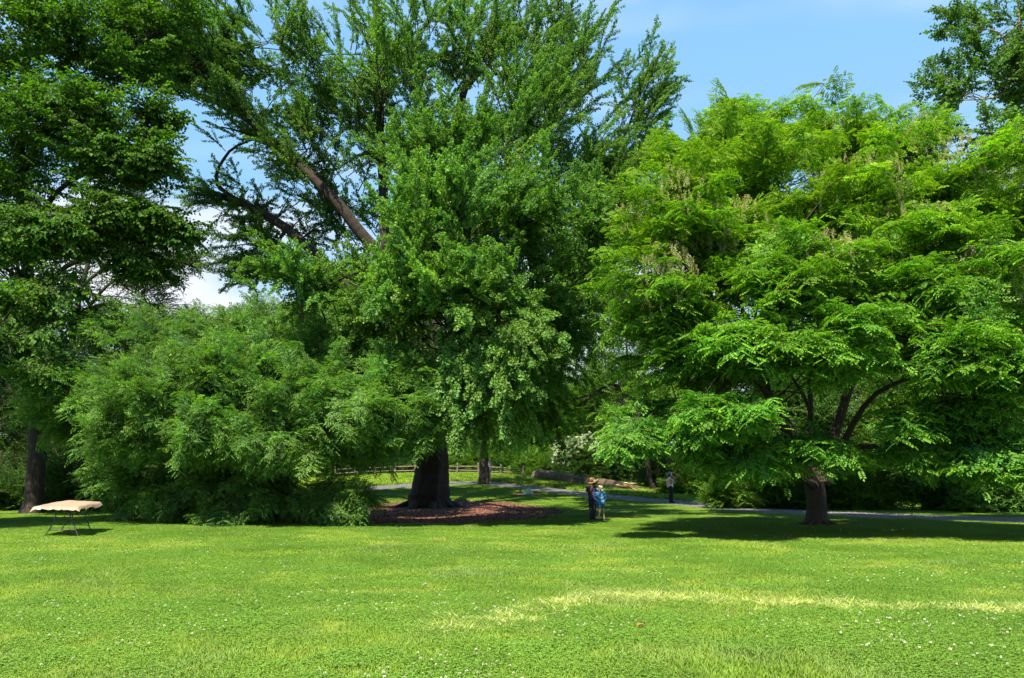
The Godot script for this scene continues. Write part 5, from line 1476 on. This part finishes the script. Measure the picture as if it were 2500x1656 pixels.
	part("tie_dye_top", blob(grown(f.torso, 0.045) + slv, 0.012, 0.04, dye, paint, [[0, -1, 0, -0.56], [0, 1, 0, 1.085]]), c)
	part("shorts", blob(grown([[f.thigh[0][0], f.thigh[0][1], f.thigh[0][2], 0.066, -0.045, 0.5, 0.055, 0.058], [f.thigh[1][0], f.thigh[1][1], f.thigh[1][2], 0.066, 0.08, 0.5, -0.07, 0.058], f.torso[0]], 0.012), 0.012, 0.02, flat_mat(lin(0.05, 0.1, 0.19), 0.85), null, [[0, -1, 0, -0.47]]), c)
	for b in grown(f.feet, 0.014): part("shoe", blob([b], 0.01, 0.01, flat_mat(lin(0.012, 0.018, 0.035), 0.6)), c)
	part("hair", blob([[-0.01, 1.19, -0.04, 0.078, -0.01, 1.16, -0.02, 0.074], [-0.01, 1.13, 0.05, 0.035, -0.035, 1.02, 0.105, 0.034], [-0.035, 1.02, 0.105, 0.034, -0.035, 0.9, 0.135, 0.016]], 0.01, 0.03, flat_mat(lin(0.02, 0.012, 0.01), 0.45)), c)
	straw_hat(c, Vector3(-0.01, 1.2, -0.035), Vector3(0.3, 0.2, -0.22), 0.13, 0.084, 0.12, lin(0.6, 0.56, 0.46), lin(0.45, 0.4, 0.33))

	# the one taking a picture beside the path, in profile
	s = 1.04
	var p := thing("person", "person in blue and white cap and black trousers raising a camera by the path", "person", on(9.42, -47.2))
	j = {"pelvis": [-0.02, 0.95, 0], "chest": [-0.05, 1.32, 0], "neck": [-0.03, 1.5, 0], "head": [-0.01, 1.66, 0], "face": [1, -0.05, 0.1], "hipw": 0.03,
		"sl": [-0.04, 1.43, -0.17], "el": [0.14, 1.25, -0.2], "wl": [0.2, 1.48, -0.07], "hdl": [0.1, 0.8, 0.4], "pnl": [0.7, 0, 0.5], "sr": [-0.05, 1.43, 0.17], "er": [0.13, 1.24, 0.22], "wr": [0.2, 1.49, 0.08], "hdr": [0.1, 0.8, -0.4], "pnr": [0.7, 0, -0.5], "curl": 0.9,
		"hl": [-0.02, 0.92, -0.09], "kl": [0.0, 0.5, -0.1], "al": [-0.02, 0.07, -0.1], "tl": [0.17, 0.035, -0.11], "hr": [-0.02, 0.92, 0.09], "kr": [0.03, 0.5, 0.1], "ar": [0.04, 0.07, 0.11], "tr": [0.23, 0.035, 0.13]}
	f = figure(p, j, s, flat_mat(lin(0.48, 0.22, 0.15), 0.55))
	var plaid := func(q: Vector3) -> Color:
		var w := smoothstep(-0.2, 0.2, sin(q.x * 55.0 + q.z * 20.0)) * 0.6 + smoothstep(0.2, 0.6, sin(q.y * 48.0)) * 0.4
		if q.x < -0.07: w = 0.75 + 0.25 * w
		if q.y < 1.12: w = 1.0
		return Color(0.4, 0.07, 0.06).lerp(Color(0.7, 0.6, 0.6), w)
	var sp := []
	for b in f.arms: sp.append(bone(vec(b), b[3] + 0.014, Vector3(b[4], b[5], b[6]), b[7] + 0.016))
	part("shirt", blob(grown(f.torso, 0.024) + sp, 0.014, 0.035, dye, plaid, [[0, -1, 0, -0.93], [0, 1, 0, 1.5]]), p)
	part("trousers", blob(grown(f.thigh, 0.018) + grown(f.calf, 0.034) + grown([f.torso[0]], 0.014), 0.014, 0.03, flat_mat(lin(0.01, 0.01, 0.013), 0.85), null, [[0, -1, 0, -0.05], [0, 1, 0, 1.04]]), p)
	for b in grown(f.feet, 0.012): part("shoe", blob([b], 0.01, 0.01, dark), p)
	part("hair", blob([[-0.04, 1.68, 0, 0.095, -0.06, 1.62, 0, 0.085]], 0.012, 0.03, flat_mat(lin(0.02, 0.014, 0.01), 0.5)), p)
	var capp := func(q: Vector3) -> Color:
		return Color(0.6, 0.64, 0.7) if q.x > 0.03 or sin(q.z * 60.0 + q.x * 40.0) > 0.75 else Color(0.03, 0.1, 0.3)
	part("cap", blob([[-0.02, 1.72, 0, 0.105, -0.01, 1.71, 0, 0.1], [-0.09, 1.66, 0, 0.07, -0.03, 1.72, 0, 0.09]], 0.011, 0.03, dye, capp, [[0, -1, 0, -1.66]]), p)
	s = 1.0
	var cs := Soup.new()
	cs.box(Transform3D(Basis(), Vector3.ZERO), Vector3(0.07, 0.1, 0.15), Color(0.012, 0.012, 0.014))
	cs.box(Transform3D(Basis(), Vector3(0, 0.062, 0)), Vector3(0.06, 0.035, 0.06), Color(0.012, 0.012, 0.014))
	var cam := thing("camera", "black camera held up to the face by the person on the path", "camera", p.position + Vector3(0.235, 1.61, 0.0))
	part("case", cs.mesh(M.vertex), cam)
	part("lens", revolve([[0.002, 0.0], [0.036, 0.0], [0.038, 0.01], [0.036, 0.1], [0.03, 0.105], [0.002, 0.095]], 20, flat_mat(lin(0.012, 0.012, 0.014), 0.3)), cam, Transform3D(Basis(Vector3(0, 0, 1), -PI / 2), Vector3(0.03, 0, 0)))

func _ready() -> void:
	var cam := Camera3D.new()
	cam.name = "view"
	cam.position = Vector3(0, 1.65, 0)
	cam.rotation_degrees = Vector3(10.0, 0, 0)
	cam.fov = 46.94
	cam.near = 0.05
	cam.far = 1500.0
	add_child(cam)
	cam.current = true
	rng.seed = 4711
	gap.noise_type = FastNoiseLite.TYPE_SIMPLEX_SMOOTH
	gap.frequency = 0.28
	gap.fractal_octaves = 2
	fine.noise_type = FastNoiseLite.TYPE_SIMPLEX_SMOOTH
	fine.frequency = 0.02
	fine.seed = 5
	broad.noise_type = FastNoiseLite.TYPE_SIMPLEX_SMOOTH
	broad.frequency = 0.03
	broad.fractal_octaves = 3
	broad.seed = 9
	var env := Environment.new()
	env.background_mode = Environment.BG_SKY
	var sky := Sky.new()
	var sm := PanoramaSkyMaterial.new()
	sm.panorama = make_sky()
	sky.sky_material = sm
	env.sky = sky
	env.tonemap_mode = Environment.TONE_MAPPER_LINEAR
	env.tonemap_exposure = EXPOSURE
	env.sdfgi_enabled = true
	env.ssao_enabled = true
	env.ssil_enabled = true
	var we := WorldEnvironment.new()
	we.name = "sky"
	we.environment = env
	add_child(we)
	var sun := DirectionalLight3D.new()
	sun.name = "sun"
	sun.light_color = Color(1.0, 0.95, 0.86)
	sun.light_energy = SUN_ENERGY
	sun.light_angular_distance = 0.53
	sun.shadow_enabled = true
	add_child(sun)
	sun.look_at_from_position(Vector3(-0.24, 0.83, 0.50) * 100.0, Vector3.ZERO, Vector3.UP)

	build_ground()
	build_kinds()
	build_lawn()
	build_trees()
	build_things()
	build_people()
